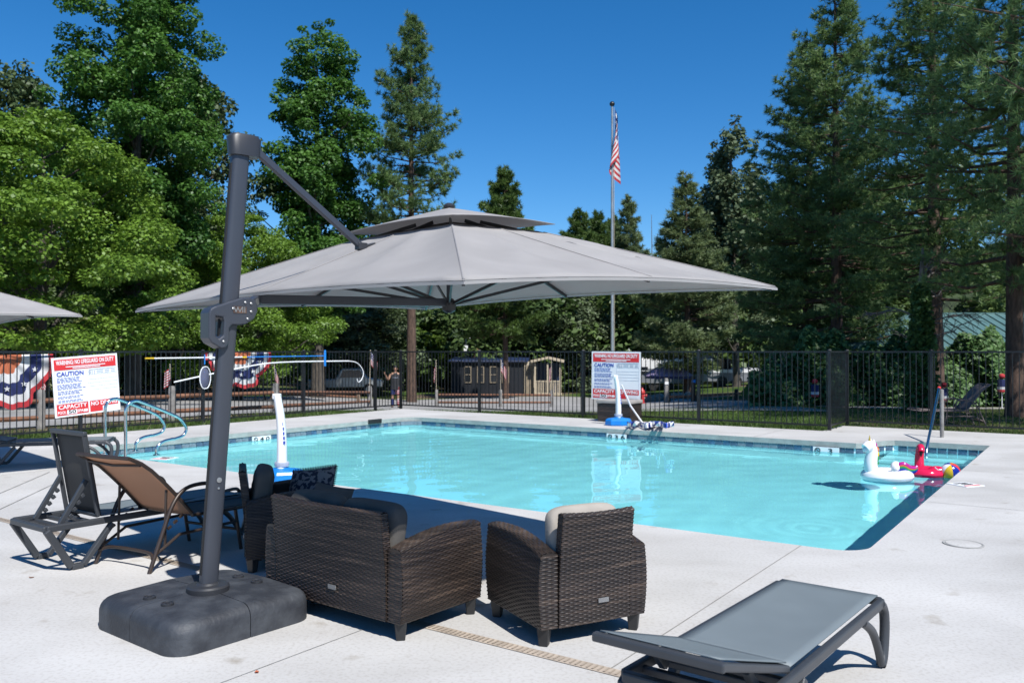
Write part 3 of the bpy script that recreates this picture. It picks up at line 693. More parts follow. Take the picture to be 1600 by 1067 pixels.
# ivy bank on the right
ni = 46000; sx = rng.uniform(1170, 1760, ni); Yi = rng.uniform(27.2, 29.5, ni)
hh = np.interp(sx, [1170, 1200, 1260, 1340, 1480, 1600, 1760], [.7, 1.6, 2.4, 2.1, 2.3, 2.2, 2.2]) + .25 * np.sin(sx * .05) + .2 * np.sin(sx * .13 + 1)
t_ = rng.uniform(0, 1, ni); Yi = 27.2 + t_ * 1.7 + rng.normal(0, .22, ni) + .35 * np.sin(sx * .07 + t_ * 5)
Xi = (sx - 800) / FPX * Yi; zi = np.array([tz(a, b) for a, b in zip(Xi, Yi)]) + hh * t_ + rng.normal(0, .06, ni)
on = np.tile(np.array([[0, -1., .25]]), (ni, 1))
vs, q, rd = leaves(np.stack([Xi, Yi, zi], 1), .15, .85, .35, on)
hg = thing('ivy_hedge', 'deep bank of dark ivy below the green roof pavilion', 'hedge', (0, 0, 0)); link('foliage', np_mesh('foliage', vs, q, l_ivy, rd), hg)
mb = MB()
for i in range(60):
    s_ = random.uniform(1190, 1740); p = GT(s_, 28.6); mb.tube([p, p + Vector((random.uniform(-.3, .3), -.3, .8)), p + Vector((random.uniform(-.6, .6), 0, 1.8))], [.03, .02, .008], 4)
mb.build('stem', m_twig, hg)
# solid dark earth bank inside the ivy
mb = MB(); pts = [(GT(s_, 28.3), float(np.interp(s_, [1170, 1200, 1260, 1340, 1480, 1600, 1760], [.3, 1.1, 1.9, 1.6, 1.8, 1.8, 1.8]))) for s_ in range(1175, 1761, 15)]
mb.grid(lambda u, v: (lambda a: (a[0].x, a[0].y + 1.5 * v, a[0].z - .1 + a[1] * (v ** .6)))(pts[min(int(u * (len(pts) - 1)), len(pts) - 1)]), len(pts) - 1, 4)
mb.build('earth_bank', m_terr, hg)

# bare vine tangle hanging over the green roof
mb = MB(); rs = random.Random(4)
def twig(p, d, L, r, lev):
    e_ = p + d * L + Vector((0, 0, -.1 * L)); mb.tube([p, p.lerp(e_, .5) + Vector((rs.uniform(-.1, .1), rs.uniform(-.1, .1), .06)) * L, e_], [r, r * .8, r * .5], 4)
    if lev:
        for _ in range(3): twig(p.lerp(e_, rs.uniform(.4, 1)), (d + Vector((rs.uniform(-1, 1), rs.uniform(-.5, .5), rs.uniform(-.8, .6)))).normalized(), L * .62, r * .6, lev - 1)
bt = thing('bare_tree', 'leafless grey tangle of branches in front of the green roof', 'tree', GT(1440, 23.5))
for i in range(7):
    a = rs.uniform(0, 6.28); twig(Vector((rs.uniform(-.15, .15), 0, 1.6 + .35 * i)), Vector((math.cos(a), .5 * math.sin(a), rs.uniform(.1, .7))).normalized(), 1.05, .028, 3)
mb.build('branches', m_twig, bt)
MB().tube([(0, 0, -.2), (.05, 0, 1.5), (-.05, 0, 3), (.05, 0, 4.6)], [.16, .13, .1, .03], 8).build('trunk', m_twig, bt, 50)
nv_ = 5200; a_ = rng.uniform(0, 6.28, nv_); zz = rng.uniform(0, 3.6, nv_); r_ = rng.uniform(.14, .55, nv_) * (1 - zz / 6)
vs, q, rd = leaves(np.stack([np.cos(a_) * r_, np.sin(a_) * r_, zz], 1), .14, .85, .3); link('ivy', np_mesh('ivy', vs, q, l_ivy, rd), bt)
sn = thing('dead_snag', 'thin bare dead trunk poking above the pyramid pine', 'tree', GT(1020, 80))
MB().tube([(0, 0, -.5), (0, 0, 6), (-.1, 0, hgt(335, 80, 1020))], [.16, .1, .02], 6).build('trunk', m_twig, sn)
MB().tube([(0, 0, 8), (.5, 0, 8.5)], [.03, .01], 4).tube([(0, 0, 9.4), (-.4, 0, 9.9)], [.03, .01], 4).build('branch', m_twig, sn)

# grass: lawn beyond the right fence and a strip along the fence
def grass(name, label, pts, hmin, hmax, wd):
    P = np.array(pts); k2 = len(P); h_ = rng.uniform(hmin, hmax, (k2, 1)); an = rng.uniform(0, 6.28, k2)
    a = np.stack([np.cos(an), np.sin(an), np.zeros(k2)], 1) * wd; l_ = rng.normal(0, .35, (k2, 3)); l_[:, 2] = 1
    vs = np.stack([P - a, P + a, P + l_ * h_], 1).reshape(-1, 3); rd = np.repeat(np.clip(rng.normal(.45, .25, k2), 0, 1), 3)
    tag(link(name, np_mesh(name, vs, np.arange(k2 * 3).reshape(-1, 3), l_grass, rd, True)), label, 'grass', kind='stuff')
def gpt(x, y): return (x, y, tz(x, y))
g = []
while len(g) < 52000:
    s_ = random.uniform(940, 1700); Y = 16.5 + 11.5 * random.random() ** 1.3; x = (s_ - 800) / FPX * Y; p = Vector((x, Y, 0))
    if p.dot(U) > (DF if p.dot(V) > VJ else DF2) + .02 and Y < float(np.interp(s_, [940, 1030, 1180, 1330, 1700], [30, 33, 29, 25.8, 24.8])): g.append(gpt(x, Y))
grass('lawn_grass', 'mown lawn grass between the fence and the ivy', g, .03, .08, .006)
g = []
while len(g) < 26000:
    if random.random() < .6: p = UV(random.uniform(3, DF + .3), DV + .02 + abs(random.gauss(0, .75)))
    else: p = UV(DF + .02 + abs(random.gauss(0, .8)), random.uniform(FJ, DV + .5))
    g.append(gpt(p.x, p.y))
grass('fence_grass', 'ragged green grass strip along the foot of the pool fence', g, .04, .17, .007)
# ---------------------------------------------------------------- cantilever umbrella
TH = .778; AH, BH = 1.49, 2.0     # arm heading, half depth, half width of the canopy
E_ = Vector((math.cos(TH), math.sin(TH), 0)); N_ = Vector((math.sin(TH), -math.cos(TH), 0))
POLE = Vector((-1.85, 5.14, 0)); DH = 1.80
def make_umbrella():
    um = thing('cantilever_umbrella', 'taupe double top cantilever umbrella on four part base beside the loveseat', 'umbrella', POLE)
    # base: four weighted tanks
    br = math.atan2(.785, .62); bc = Vector((-.03, .03, 0)); S_ = .475
    bR = Matrix.Rotation(br, 3, 'Z')
    for ix, iy in ((0, 0), (1, 0), (0, 1), (1, 1)):
        bm = bmesh.new(); g = .006
        bmesh.ops.create_cube(bm, size=1)
        for v in bm.verts: v.co = Vector((v.co.x * (S_ - g), v.co.y * (S_ - g), (v.co.z + .5) * .205))
        sx = 1 if ix else -1; sy = 1 if iy else -1
        vert = [e for e in bm.edges if abs(e.verts[0].co.z - e.verts[1].co.z) > .1 and e.verts[0].co.x * sx > 0 and e.verts[0].co.y * sy > 0]
        bmesh.ops.bevel(bm, geom=vert, offset=.14, segments=7, affect='EDGES', profile=.5)
        bm.edges.ensure_lookup_table()
        topo = [e for e in bm.edges if e.verts[0].co.z > .2 and e.verts[1].co.z > .2 and len(e.link_faces) == 2 and any(abs(f.normal.z) < .3 and (f.calc_center_median().x * sx > .05 or f.calc_center_median().y * sy > .05) and f.normal.dot(Vector((sx, sy, 0))) > .1 for f in e.link_faces)]
        bmesh.ops.bevel(bm, geom=topo, offset=.075, segments=6, affect='EDGES', profile=.55)
        for v in bm.verts:
            v.co.z -= .0 ; o_ = v.co + Vector((sx * S_ / 2, sy * S_ / 2, 0)); v.co.z += (-.035 * (o_.xy.length / .6) ** 2 if v.co.z > .1 else 0)
            v.co = bR @ (v.co + Vector((sx * S_ / 2, sy * S_ / 2, .0))) + bc
        me = bpy.data.meshes.new('base_tank'); bm.to_mesh(me); bm.free(); me.materials.append(m_tank)
        me.polygons.foreach_set('use_smooth', [True] * len(me.polygons)); me.set_sharp_from_angle(angle=R(38))
        tk = link('base_tank', me, um)
        c = bR @ Vector((sx * .3, sy * .1, .197)) + bc
        MB().lathe([(.036, -.01), (.036, .006), (.03, .008), (.028, .002), (.012, .002), (.012, .009), (0, .009)], 18, c).build('filler_cap', m_greyd, tk, 40)
    MB().lathe([(.12, .16), (.125, .2), (.125, .226), (.115, .236), (.07, .24), (.06, .25)], 32).build('pole_flange', m_greyd, um, 35)
    top = Vector((.18, .03, 2.93))
    xx = E_; yy = N_
    def prof(c, a, b, n=20, e=.62):
        out = []
        for i in range(n):
            t = 2 * math.pi * i / n; cx = math.copysign(abs(math.cos(t)) ** e, math.cos(t)); sy = math.copysign(abs(math.sin(t)) ** e, math.sin(t))
            out.append(c + xx * a * cx + yy * b * sy)
        return out
    mb = MB(); p0 = Vector((0, 0, .2)); n = 20
    mb.add(prof(p0, .054, .039) + prof(top, .054, .039), [(i, (i + 1) % n, n + (i + 1) % n, n + i) for i in range(n)]); mb.build('pole', m_grey, um, 40)
    def on(z): return p0.lerp(top, (z - .2) / (top.z - .2))
    mb = MB().beam(on(.3) - E_ * .0558, on(2.8) - E_ * .0558, .022, .006, E_); mb.build('pole_track', m_dark, um)
    mb = MB(); c = top + E_ * .02; mb.add(prof(c - Vector((0, 0, .08)), .095, .054) + prof(c + Vector((0, 0, .03)), .105, .056) + prof(c + Vector((0, 0, .052)), .085, .045),
        [(i, (i + 1) % n, n + (i + 1) % n, n + i) for i in range(n)] + [(n + i, n + (i + 1) % n, 2 * n + (i + 1) % n, 2 * n + i) for i in range(n)] + [tuple(range(2 * n, 3 * n)), tuple(range(n))[::-1]])
    mb.build('pole_cap', m_greyd, um, 40)
    bo = Vector((0, 0, 0))
    for z_, s_ in ((.87, .016), (.82, .007)):
        c = on(z_) + N_ * .04
        MB().lathe([(s_, 0), (s_, .004), (0, .005)], 14, (0, 0, 0)).build('pole_sticker' if s_ > .01 else 'pole_screw', m_plate, um).matrix_local = Matrix.Translation(c) @ frame(E_, Vector((0, 0, 1)), N_).to_4x4()
    # lifting handle: a cast plate with a grip hole
    hc = on(1.86); hz = Vector((0, 0, 1))
    outer = [(-.15, .02), (-.14, .045), (-.11, .06), (.06, .12), (.11, .125), (.145, .11), (.165, .075), (.165, .04), (.14, -.01), (.085, -.045), (.04, -.05), (-.005, -.05), (-.02, -.07), (-.02, -.155), (-.045, -.19), (-.065, -.195), (-.13, -.16), (-.15, -.13)]
    inner = [(-.105, -.0), (-.06, -.005), (-.055, -.03), (-.06, -.115), (-.085, -.135), (-.105, -.12)]
    bm = bmesh.new(); ed = []
    for lp in (outer, inner):
        vs = [bm.verts.new((x, y, 0)) for x, y in lp]; ed += [bm.edges.new((vs[i], vs[(i + 1) % len(vs)])) for i in range(len(vs))]
    bmesh.ops.triangle_fill(bm, use_beauty=True, edges=ed)
    r = bmesh.ops.extrude_face_region(bm, geom=list(bm.faces)); 
    for v in [x for x in r['geom'] if isinstance(x, bmesh.types.BMVert)]: v.co.z += .125
    bmesh.ops.recalc_face_normals(bm, faces=bm.faces)
    me = bpy.data.meshes.new('lift_handle'); bm.to_mesh(me); bm.free(); me.materials.append(m_grey)
    hd = link('lift_handle', me, um, .012, 3); HM = Matrix.Translation(hc - N_ * .0625 * -1 - N_ * .0) @ frame(E_, hz, N_ * -1).to_4x4()
    HM = Matrix.Translation(hc + N_ * .0625) @ frame(E_, hz, E_.cross(hz)).to_4x4()
    zax = E_.cross(hz)
    HM = Matrix.Translation(hc - zax * .0625) @ frame(E_, hz, zax).to_4x4(); hd.matrix_local = HM
    zs = .1265 if zax.dot(Vector((0, -1, 0))) > 0 else -.0015
    for bx, by in ((.08, .09), (.118, .085), (.118, .035), (.095, -.01), (.0, .05), (-.06, -.15)):
        q_ = MB().lathe([(.008, 0), (.008, .004), (.004, .006), (0, .006)], 12).build('bolt', m_plate, hd); q_.location = (bx, by, zs)
    q_ = MB(); q_.box((.045, .045, zs), (.085, .042, .004))
    q_.build('emblem_plate', m_patina, hd)
    q_ = MB()
    for i, (x, s) in enumerate(((.012, .4), (.024, -.4), (.036, .5), (.05, -.5), (.062, 0), (.075, 0))): q_.box((x, .045, zs + .002), (.005, .036, .004), (0, 0, s))
    q_.build('emblem', m_plate, hd)
    # canopy
    C = E_ * DH
    zc0, zh = 2.045, 2.53
    sp = Vector((.09, -.02, 0))           # the loaded top leans a little away from the pole
    def cpt(i, j, z): 
        s_ = max(abs(i), abs(j)); return C + E_ * (i * AH) + N_ * (j * BH) + sp * (1 - s_) + Vector((0, 0, z + .042 * i * AH))
    def main_z(i, j):
        s_ = max(abs(i), abs(j)); lo = min(abs(i), abs(j)) / max(s_, 1e-6)
        sag = -.035 * math.sin(math.pi * ((s_ - .28) / .72)) * math.sin(math.pi * min(abs(lo * 2 % 1), 1)) if s_ > .28 else 0
        edge = .042 * (1 - lo ** 2) * s_ ** 3
        return zc0 + (zh - zc0) * (max(0, 1 - s_) / .72) ** .95 + sag + edge
    def ring(s_, q, zfun):      # q in 0..4 round the square
        side = int(q) % 4; t = (q - int(q)) * 2 - 1
        i, j = ((t, -1), (1, t), (-t, 1), (-1, -t))[side]
        return cpt(i * s_, j * s_, zfun(i * s_, j * s_))
    mb = MB().grid(lambda u, v: ring(1 - .72 * v, min(u * 4, 3.99999) if u < 1 else 0, main_z), 96, 16, 0, wrap_u=True); cn = mb.build('canopy', m_fab, um, 24)
    sl = cn.modifiers.new('Solid', 'SOLIDIFY'); sl.thickness = .004; sl.offset = 0
    mb = MB().grid(lambda u, v: ring(1.002, min(u * 4, 3.99999), lambda i, j: main_z(i / 1.002, j / 1.002) - .004 - .016 * v), 96, 1, 0, wrap_u=True); mb.build('hem', m_fab, cn)
    for i, j in ((-1, 0), (0, 1), (1, 0), (0, -1), (-1, -1), (-1, 1), (1, 1), (1, -1)):   # stitched seams over the ribs
        pts = [cpt(i * s_, j * s_, main_z(i * s_, j * s_) + .004) for s_ in np.linspace(.3, .995, 9)]
        MB().tube(pts, .006, 4, flat=.5).build('seam', m_fab, cn)
    def top_z(i, j):
        s_ = max(abs(i), abs(j)); lo = min(abs(i), abs(j)) / max(s_, 1e-6); return 2.575 + .165 * max(0, 1 - s_ / .337) ** .95 + .02 * (1 - lo ** 2) * (s_ / .335) ** 3
    mb = MB().grid(lambda u, v: ring(.335 * (1 - v) + .002, min(u * 4, 3.99999), top_z), 48, 6, 0, wrap_u=True); vt = mb.build('vent_canopy', m_fab, um, 24)
    sl = vt.modifiers.new('Solid', 'SOLIDIFY'); sl.thickness = .004; sl.offset = 0
    MB().grid(lambda u, v: ring(.30 - .24 * v, min(u * 4, 3.99999), lambda i, j: 2.505 + .11 * v), 32, 3, 0, wrap_u=True).build('vent_mesh', m_mesh, um)
    hub = C + sp
    MB().lathe([(.0, 2.735), (.04, 2.74), (.045, 2.755), (.02, 2.775), (0, 2.775)], 14, hub).build('top_finial', m_greyd, um)
    MB().tube([hub + Vector((0, 0, 1.95)), hub + Vector((0, 0, 2.6))], .02, 10).build('hub_tube', m_grey, um)
    MB().lathe([(.02, 1.94), (.05, 1.96), (.055, 2.02), (.03, 2.05)], 14, hub).build('lower_hub', m_greyd, um)
    for i, j in ((-1, 0), (0, 1), (1, 0), (0, -1), (-1, -1), (-1, 1), (1, 1), (1, -1)):
        pts = [cpt(i * s_, j * s_, main_z(i * s_, j * s_) - .025) for s_ in (.1, .35, .6, .85, .985)]
        mb = MB()
        for a, b in zip(pts, pts[1:]): mb.beam(a, b, .016, .026)
        rb = mb.build('rib', m_greyd, um)
        MB().beam(hub + Vector((0, 0, 2.0)), pts[2], .014, .022).build('strut', m_greyd, rb)
    a = hc + E_ * .14 + Vector((0, 0, .085)); mid = cpt(-1, 0, main_z(-1, 0) - .05)
    mb = MB().beam(a, a.lerp(mid, 1.3), .05, .06).beam(a.lerp(mid, 1.3), hub + Vector((0, 0, 2.02)), .05, .06); mb.build('arm', m_grey, um, bevel=.006)
    MB().beam(a.lerp(mid, .35), a.lerp(mid, .75), .056, .04).build('arm_joint', m_plate, um)
    mt = cpt(-.5, 0, main_z(-.5, 0) + .02)
    MB().beam(top + E_ * .1 + Vector((0, 0, -.03)), mt, .036, .044).build('stay_strut', m_grey, um, bevel=.006)
    MB().box(mt, (.07, .06, .05), (0, 0, TH)).box(mt + E_ * .05 + Vector((0, 0, .01)), (.12, .05, .018), (0, -.3, TH)).build('strut_mount', m_greyd, um, bevel=.005)
    # rolled flap of cloth on the right
    pts = [cpt(i, j, main_z(i, j) + .03) for i, j in ((.22, .62), (.3, .68), (.42, .72), (.55, .76))]
    pts = [cpt(.30 + .1 * t, .42 + .28 * t, main_z(.30 + .1 * t, .42 + .28 * t) + .014 + .02 * math.sin(3.1 * t)) for t in np.linspace(0, 1, 8)]
    mb = MB(); mb.grid(lambda u, v: pts[min(int(u * 7), 7)] + E_ * (v - .5) * .12 + Vector((0, 0, .03 * math.sin(v * 3.14) * (1 - .4 * u))), 7, 5); mb.build('tie_flap', m_fab, cn, 60)
    return um
um = make_umbrella()
# second umbrella, mostly outside the frame on the left
ctip = cen = None
t2 = D(128, 497, (2.075 - H) * FPX / (549 - 497)); Rr = E_ * AH + N_ * BH + E_ * DH
um2 = dup(um, 'second taupe umbrella whose tip reaches in beside the bunting', (t2.x - Rr.x, t2.y - Rr.y, 0))

# ---------------------------------------------------------------- wicker seats
def weave(mb, fn, Lu, Lv, row=.0115, stake=.03, amp=.0032, mi=0):
    """woven surface: fn(s,t) -> point; strands run along s and pass over and under stakes"""
    nr = max(2, int(Lv / row)); ns = max(2, int(Lu / stake)); a = ns * 4; b = nr * 3
    S, T = np.meshgrid(np.linspace(0, 1, a + 1), np.linspace(0, 1, b + 1))
    P = np.array([[fn(s, t)[:] for s in np.linspace(0, 1, 9)] for t in np.linspace(0, 1, 9)])
    def interp(S, T):
        si = np.clip((S * 8).astype(int), 0, 7); ti = np.clip((T * 8).astype(int), 0, 7); fs = (S * 8 - si)[..., None]; ft = (T * 8 - ti)[..., None]
        return (P[ti, si] * (1 - fs) + P[ti, si + 1] * fs) * (1 - ft) + (P[ti + 1, si] * (1 - fs) + P[ti + 1, si + 1] * fs) * ft
    Q = interp(S, T); du = interp(np.clip(S + .01, 0, 1), T) - interp(np.clip(S - .01, 0, 1), T); dv = interp(S, np.clip(T + .01, 0, 1)) - interp(S, np.clip(T - .01, 0, 1))
    nrm = np.cross(du, dv); nrm /= np.linalg.norm(nrm, axis=2, keepdims=True) + 1e-9
    rowi = np.floor(T * nr * .99999); ph = np.clip(T * nr - rowi, 0, 1)
    wv = np.cos(S * ns * np.pi) * np.where(rowi % 2 == 0, 1, -1); pr = np.clip(np.sin(np.pi * ph), 0, 1)
    h = amp * (wv * .8 * pr ** .5 + .9 * pr ** .5 - .9)
    Q = Q + nrm * h[..., None]
    o = len(mb.v); w_ = a + 1; mb.v += [tuple(p) for p in Q.reshape(-1, 3)]
    idx = [(o + j * w_ + i, o + j * w_ + i + 1, o + (j + 1) * w_ + i + 1, o + (j + 1) * w_ + i) for j in range(b) for i in range(a)]
    mb.f += idx; mb.m += [mi] * len(idx)
def quad(a, b, c, d):
    a, b, c, d = map(Vector, (a, b, c, d)); return lambda s, t: (a.lerp(b, s)).lerp(d.lerp(c, s), t)
def cushion(mb, c, size, rot=(0, 0, 0), e=.42, dent=0., puff=.0):
    Rm = Euler(rot).to_matrix(); c = Vector(c)
    def sg(x, e): return math.copysign(abs(x) ** e, x)
    def fn(u, v):
        a = 2 * math.pi * u; b = math.pi * (v - .5)
        p = Vector((sg(math.cos(a), e) * sg(math.cos(b), e), sg(math.sin(a), e) * sg(math.cos(b), e), sg(math.sin(b), .62)))
        k = 1 - .0 * p.z; w_ = 1 - dent * (abs(p.x) ** 2 + abs(p.y) ** 2) / 2
        return c + Rm @ Vector((p.x * size[0] / 2 * k, p.y * size[1] / 2 * k, p.z * size[2] / 2 * w_ + .006 * math.sin(p.x * 7) * math.cos(p.y * 6)))
    return mb.grid(fn, 40, 20, 0, wrap_u=True)
def wicker_seat(label, loc, rotz, W, Dp, cats, cush, ncush=1, hi=.735):
    t = thing('wicker_' + cats.replace(' ', '_'), label, cats, loc, rotz, 'brown wicker lounge set'); AT = .105
    arm_t = lambda s: .52 + .055 * s + .035 * math.sin(math.pi * s)      # rear -> front
    zb = .1; hw = W / 2; y0 = -Dp / 2; y1 = Dp / 2
    bul = lambda z: .018 * math.sin(math.pi * min(1, max(0, (z - zb) / .45)))
    for sx in (-1, 1):
        mb = MB(); xo = sx * hw; xi = sx * (hw - AT)
        f1 = lambda s, q: Vector((xo + sx * bul(zb + q * .45), y0 + Dp * s, zb + (arm_t(s) - .012 - zb) * q))
        if sx > 0: weave(mb, f1, Dp, .44)
        else: weave(mb, lambda s, q: f1(1 - s, q), Dp, .44)
        f2 = lambda s, q: Vector((xi, y0 + Dp * s, zb + (arm_t(s) - .012 - zb) * q))
        mb.grid(lambda u, v: f2(u, v), 6, 3)
        def roll(s, q):                                            # rounded top of the arm
            a = math.pi * (1 - q); x = (xo + xi) / 2 + math.cos(a) * AT / 2 * 1.05 * 1.0
            return Vector((x, y0 + Dp * s, arm_t(s) - .014 + .02 * math.sin(a)))
        weave(mb, lambda s, q: roll(s, q), Dp, AT * 1.1, .0115, .03)
        for s_, yo in ((0, -.003), (1, .001)): mb.add([roll(s_, q) + Vector((0, yo, 0)) for q in np.linspace(0, 1, 9)], [tuple(range(9))])
        yf = y1; lo, hi_ = (xi, xo) if sx > 0 else (xo, xi)
        weave(mb, quad((hi_, yf, zb), (lo, yf, zb), (lo, yf, arm_t(1) - .012), (hi_, yf, arm_t(1) - .012)), AT, .45)
        weave(mb, lambda s, q: Vector((lo + (hi_ - lo) * s + sx * bul(zb + q * .42) * (s if sx > 0 else 1 - s), y0 - .004, zb + (arm_t(0) - .012 - zb) * q)), AT, .42)
        ar = mb.build('arm', m_wick, t, 50)
        for px, py in ((xo - sx * .045, y0 + .045), (xo - sx * .045, y1 - .045)):
            MB().lathe([(.036, 0), (.05, .105)], 4, (px, py, 0)).build('leg', m_leg, t, bevel=.006)
    # back panel between the arms
    bw = hw - AT - .004; zt = hi; ly = .045
    yb = lambda z: y0 - .012 - ly * max(0, (z - .3) / .43) ** 1.3
    topc = lambda s: zt - .012 * math.sin(math.pi * s)
    mb = MB(); weave(mb, lambda s, q: (lambda z: Vector((-bw + 2 * bw * s, yb(z), z)))(zb + (topc(s) - zb) * q), 2 * bw, zt - zb)
    mb.grid(lambda u, v: (lambda z: Vector((bw - 2 * bw * u, yb(z) + .055, z)))(zb + (topc(u) - zb) * v), 8, 6)
    weave(mb, lambda s, q: Vector((-bw + 2 * bw * s, yb(zt) + .055 * q, topc(s) + .012 * math.sin(math.pi * q))), 2 * bw, .06)
    for sx in (-1, 1):
        weave(mb, (lambda sx: lambda s, q: (lambda z: Vector((sx * bw, yb(z) + (.055 * s if sx > 0 else .055 * (1 - s)), z)))(zb + (zt - zb) * q))(sx), .055, zt - zb)
    bk = mb.build('back_panel', m_wick, t, 50)
    pl = MB().box((.05, yb(.23) - .008, .225), (.07, .006, .026)).build('label_plate', m_plate, bk)
    mb = MB().box((0, .02, .2), (2 * (hw - AT), Dp - .08, .2)); sb = mb.build('seat_base', m_wick, t)
    mb = MB(); weave(mb, quad((hw - AT, y1 - .004, zb), (-hw + AT, y1 - .004, zb), (-hw + AT, y1 - .004, .3), (hw - AT, y1 - .004, .3)), 2 * (hw - AT), .2); mb.build('front_apron', m_wick, t, 50)
    mb = MB()
    for i in range(int(W / .05)): mb.beam((-hw + .05 + i * .05, y0 + .03, .097), (-hw + .05 + i * .05, y1 - .03, .085), .022, .006)
    for i in range(int(Dp / .05)): mb.beam((-hw + .03, y0 + .05 + i * .05, .088), (hw - .03, y0 + .05 + i * .05, .088), .022, .005)
    mb.build('under_webbing', m_leg, t)
    cw = 2 * (hw - AT) / ncush
    for i in range(ncush):
        cx = -hw + AT + cw * (i + .5)
        mb = MB(); cushion(mb, (cx, .04, .365), (cw - .012, Dp - .12, .13)); mb.build('seat_cushion', cush, t, 60)
        mb = MB(); cushion(mb, (cx, y0 + .115, .575), (cw - .01, .36, .15), (R(80), 0, 0)); mb.build('back_cushion', cush, t, 60)
    return t
def heading(f): return math.atan2(-f[0], f[1])        # rotation that turns local +y to f
fA = Vector((-.46, .888)).normalized(); rA = Vector((fA.y, -fA.x))
RL = G(848, 1012).xy; RR = G(1003, 982).xy; cA = (RL + RR) / 2 + fA * .34
ch1 = wicker_seat('brown wicker armchair with pale cushion, its label plate facing the lounger', (cA.x, cA.y, 0), heading(fA), .70, .68, 'armchair', m_cush)
fL = Vector((.616, .788)).normalized(); rL = Vector((fL.y, -fL.x)); fr_ = G(620, 1000).xy
cL = fr_ - rL * .61 + fL * .345 + rL * .03
lv = wicker_seat('brown wicker loveseat heaped with dark cushions beside the umbrella base', (cL.x, cL.y, 0), heading(fL), 1.24, .70, 'loveseat', m_cushd, 2, .72)
f2_ = Vector((.95, .3)).normalized(); c2 = G(384, 893).xy + f2_ * .36 + Vector((-.1, .28))
ch2 = wicker_seat('brown wicker armchair in deep shade behind the loveseat', (c2.x, c2.y, 0), heading(f2_), .70, .68, 'armchair', m_cushd, 1, .74)
# loose cushions on the loveseat
def pillow(name, label, px, py, z, size, rot, mat, fringe=False):
    p = G(px, py, z); t = thing(name, label, 'cushion', p, 0, None, rot)
    mb = MB(); mb.grid(lambda u, v: (lambda a, b: Vector((size * (a - .5) * (1 + .06 * (abs(b - .5) * 2) ** 2), size * (b - .5) * (1 + .06 * (abs(a - .5) * 2) ** 2), .085 * (max(0, 16 * a * (1 - a) * b * (1 - b)) ** .45))))(u, v), 18, 18)
    mb.grid(lambda u, v: (lambda a, b: Vector((size * (a - .5) * (1 + .06 * (abs(b - .5) * 2) ** 2), size * (b - .5) * (1 + .06 * (abs(a - .5) * 2) ** 2), -.085 * (max(0, 16 * a * (1 - a) * b * (1 - b)) ** .45))))(u, v), 18, 18)
    mb.build('cushion_cover', mat, t, 60)
    if fringe:
        mb = MB()
        for s_ in np.linspace(-.5, .5, 26):
            for q, dr in (((s_ * size, size * .505, 0), (0, 1, 0)), ((size * .505, s_ * size, 0), (1, 0, 0))):
                a = Vector(q); mb.tube([a, a + Vector(dr) * .022], [.008, .004], 4)
        mb.build('fringe', m_cushd, t)
    return t
pillow('throw_pillow', 'patterned navy pillow with pompom fringe on the loveseat', 485, 772, .51, .42, (R(64), R(-9), R(-24)), m_pat, True)
pillow('throw_pillow', 'plain charcoal pillow leaning before the patterned one', 512, 795, .46, .36, (R(66), R(4), R(-30)), m_cushd)

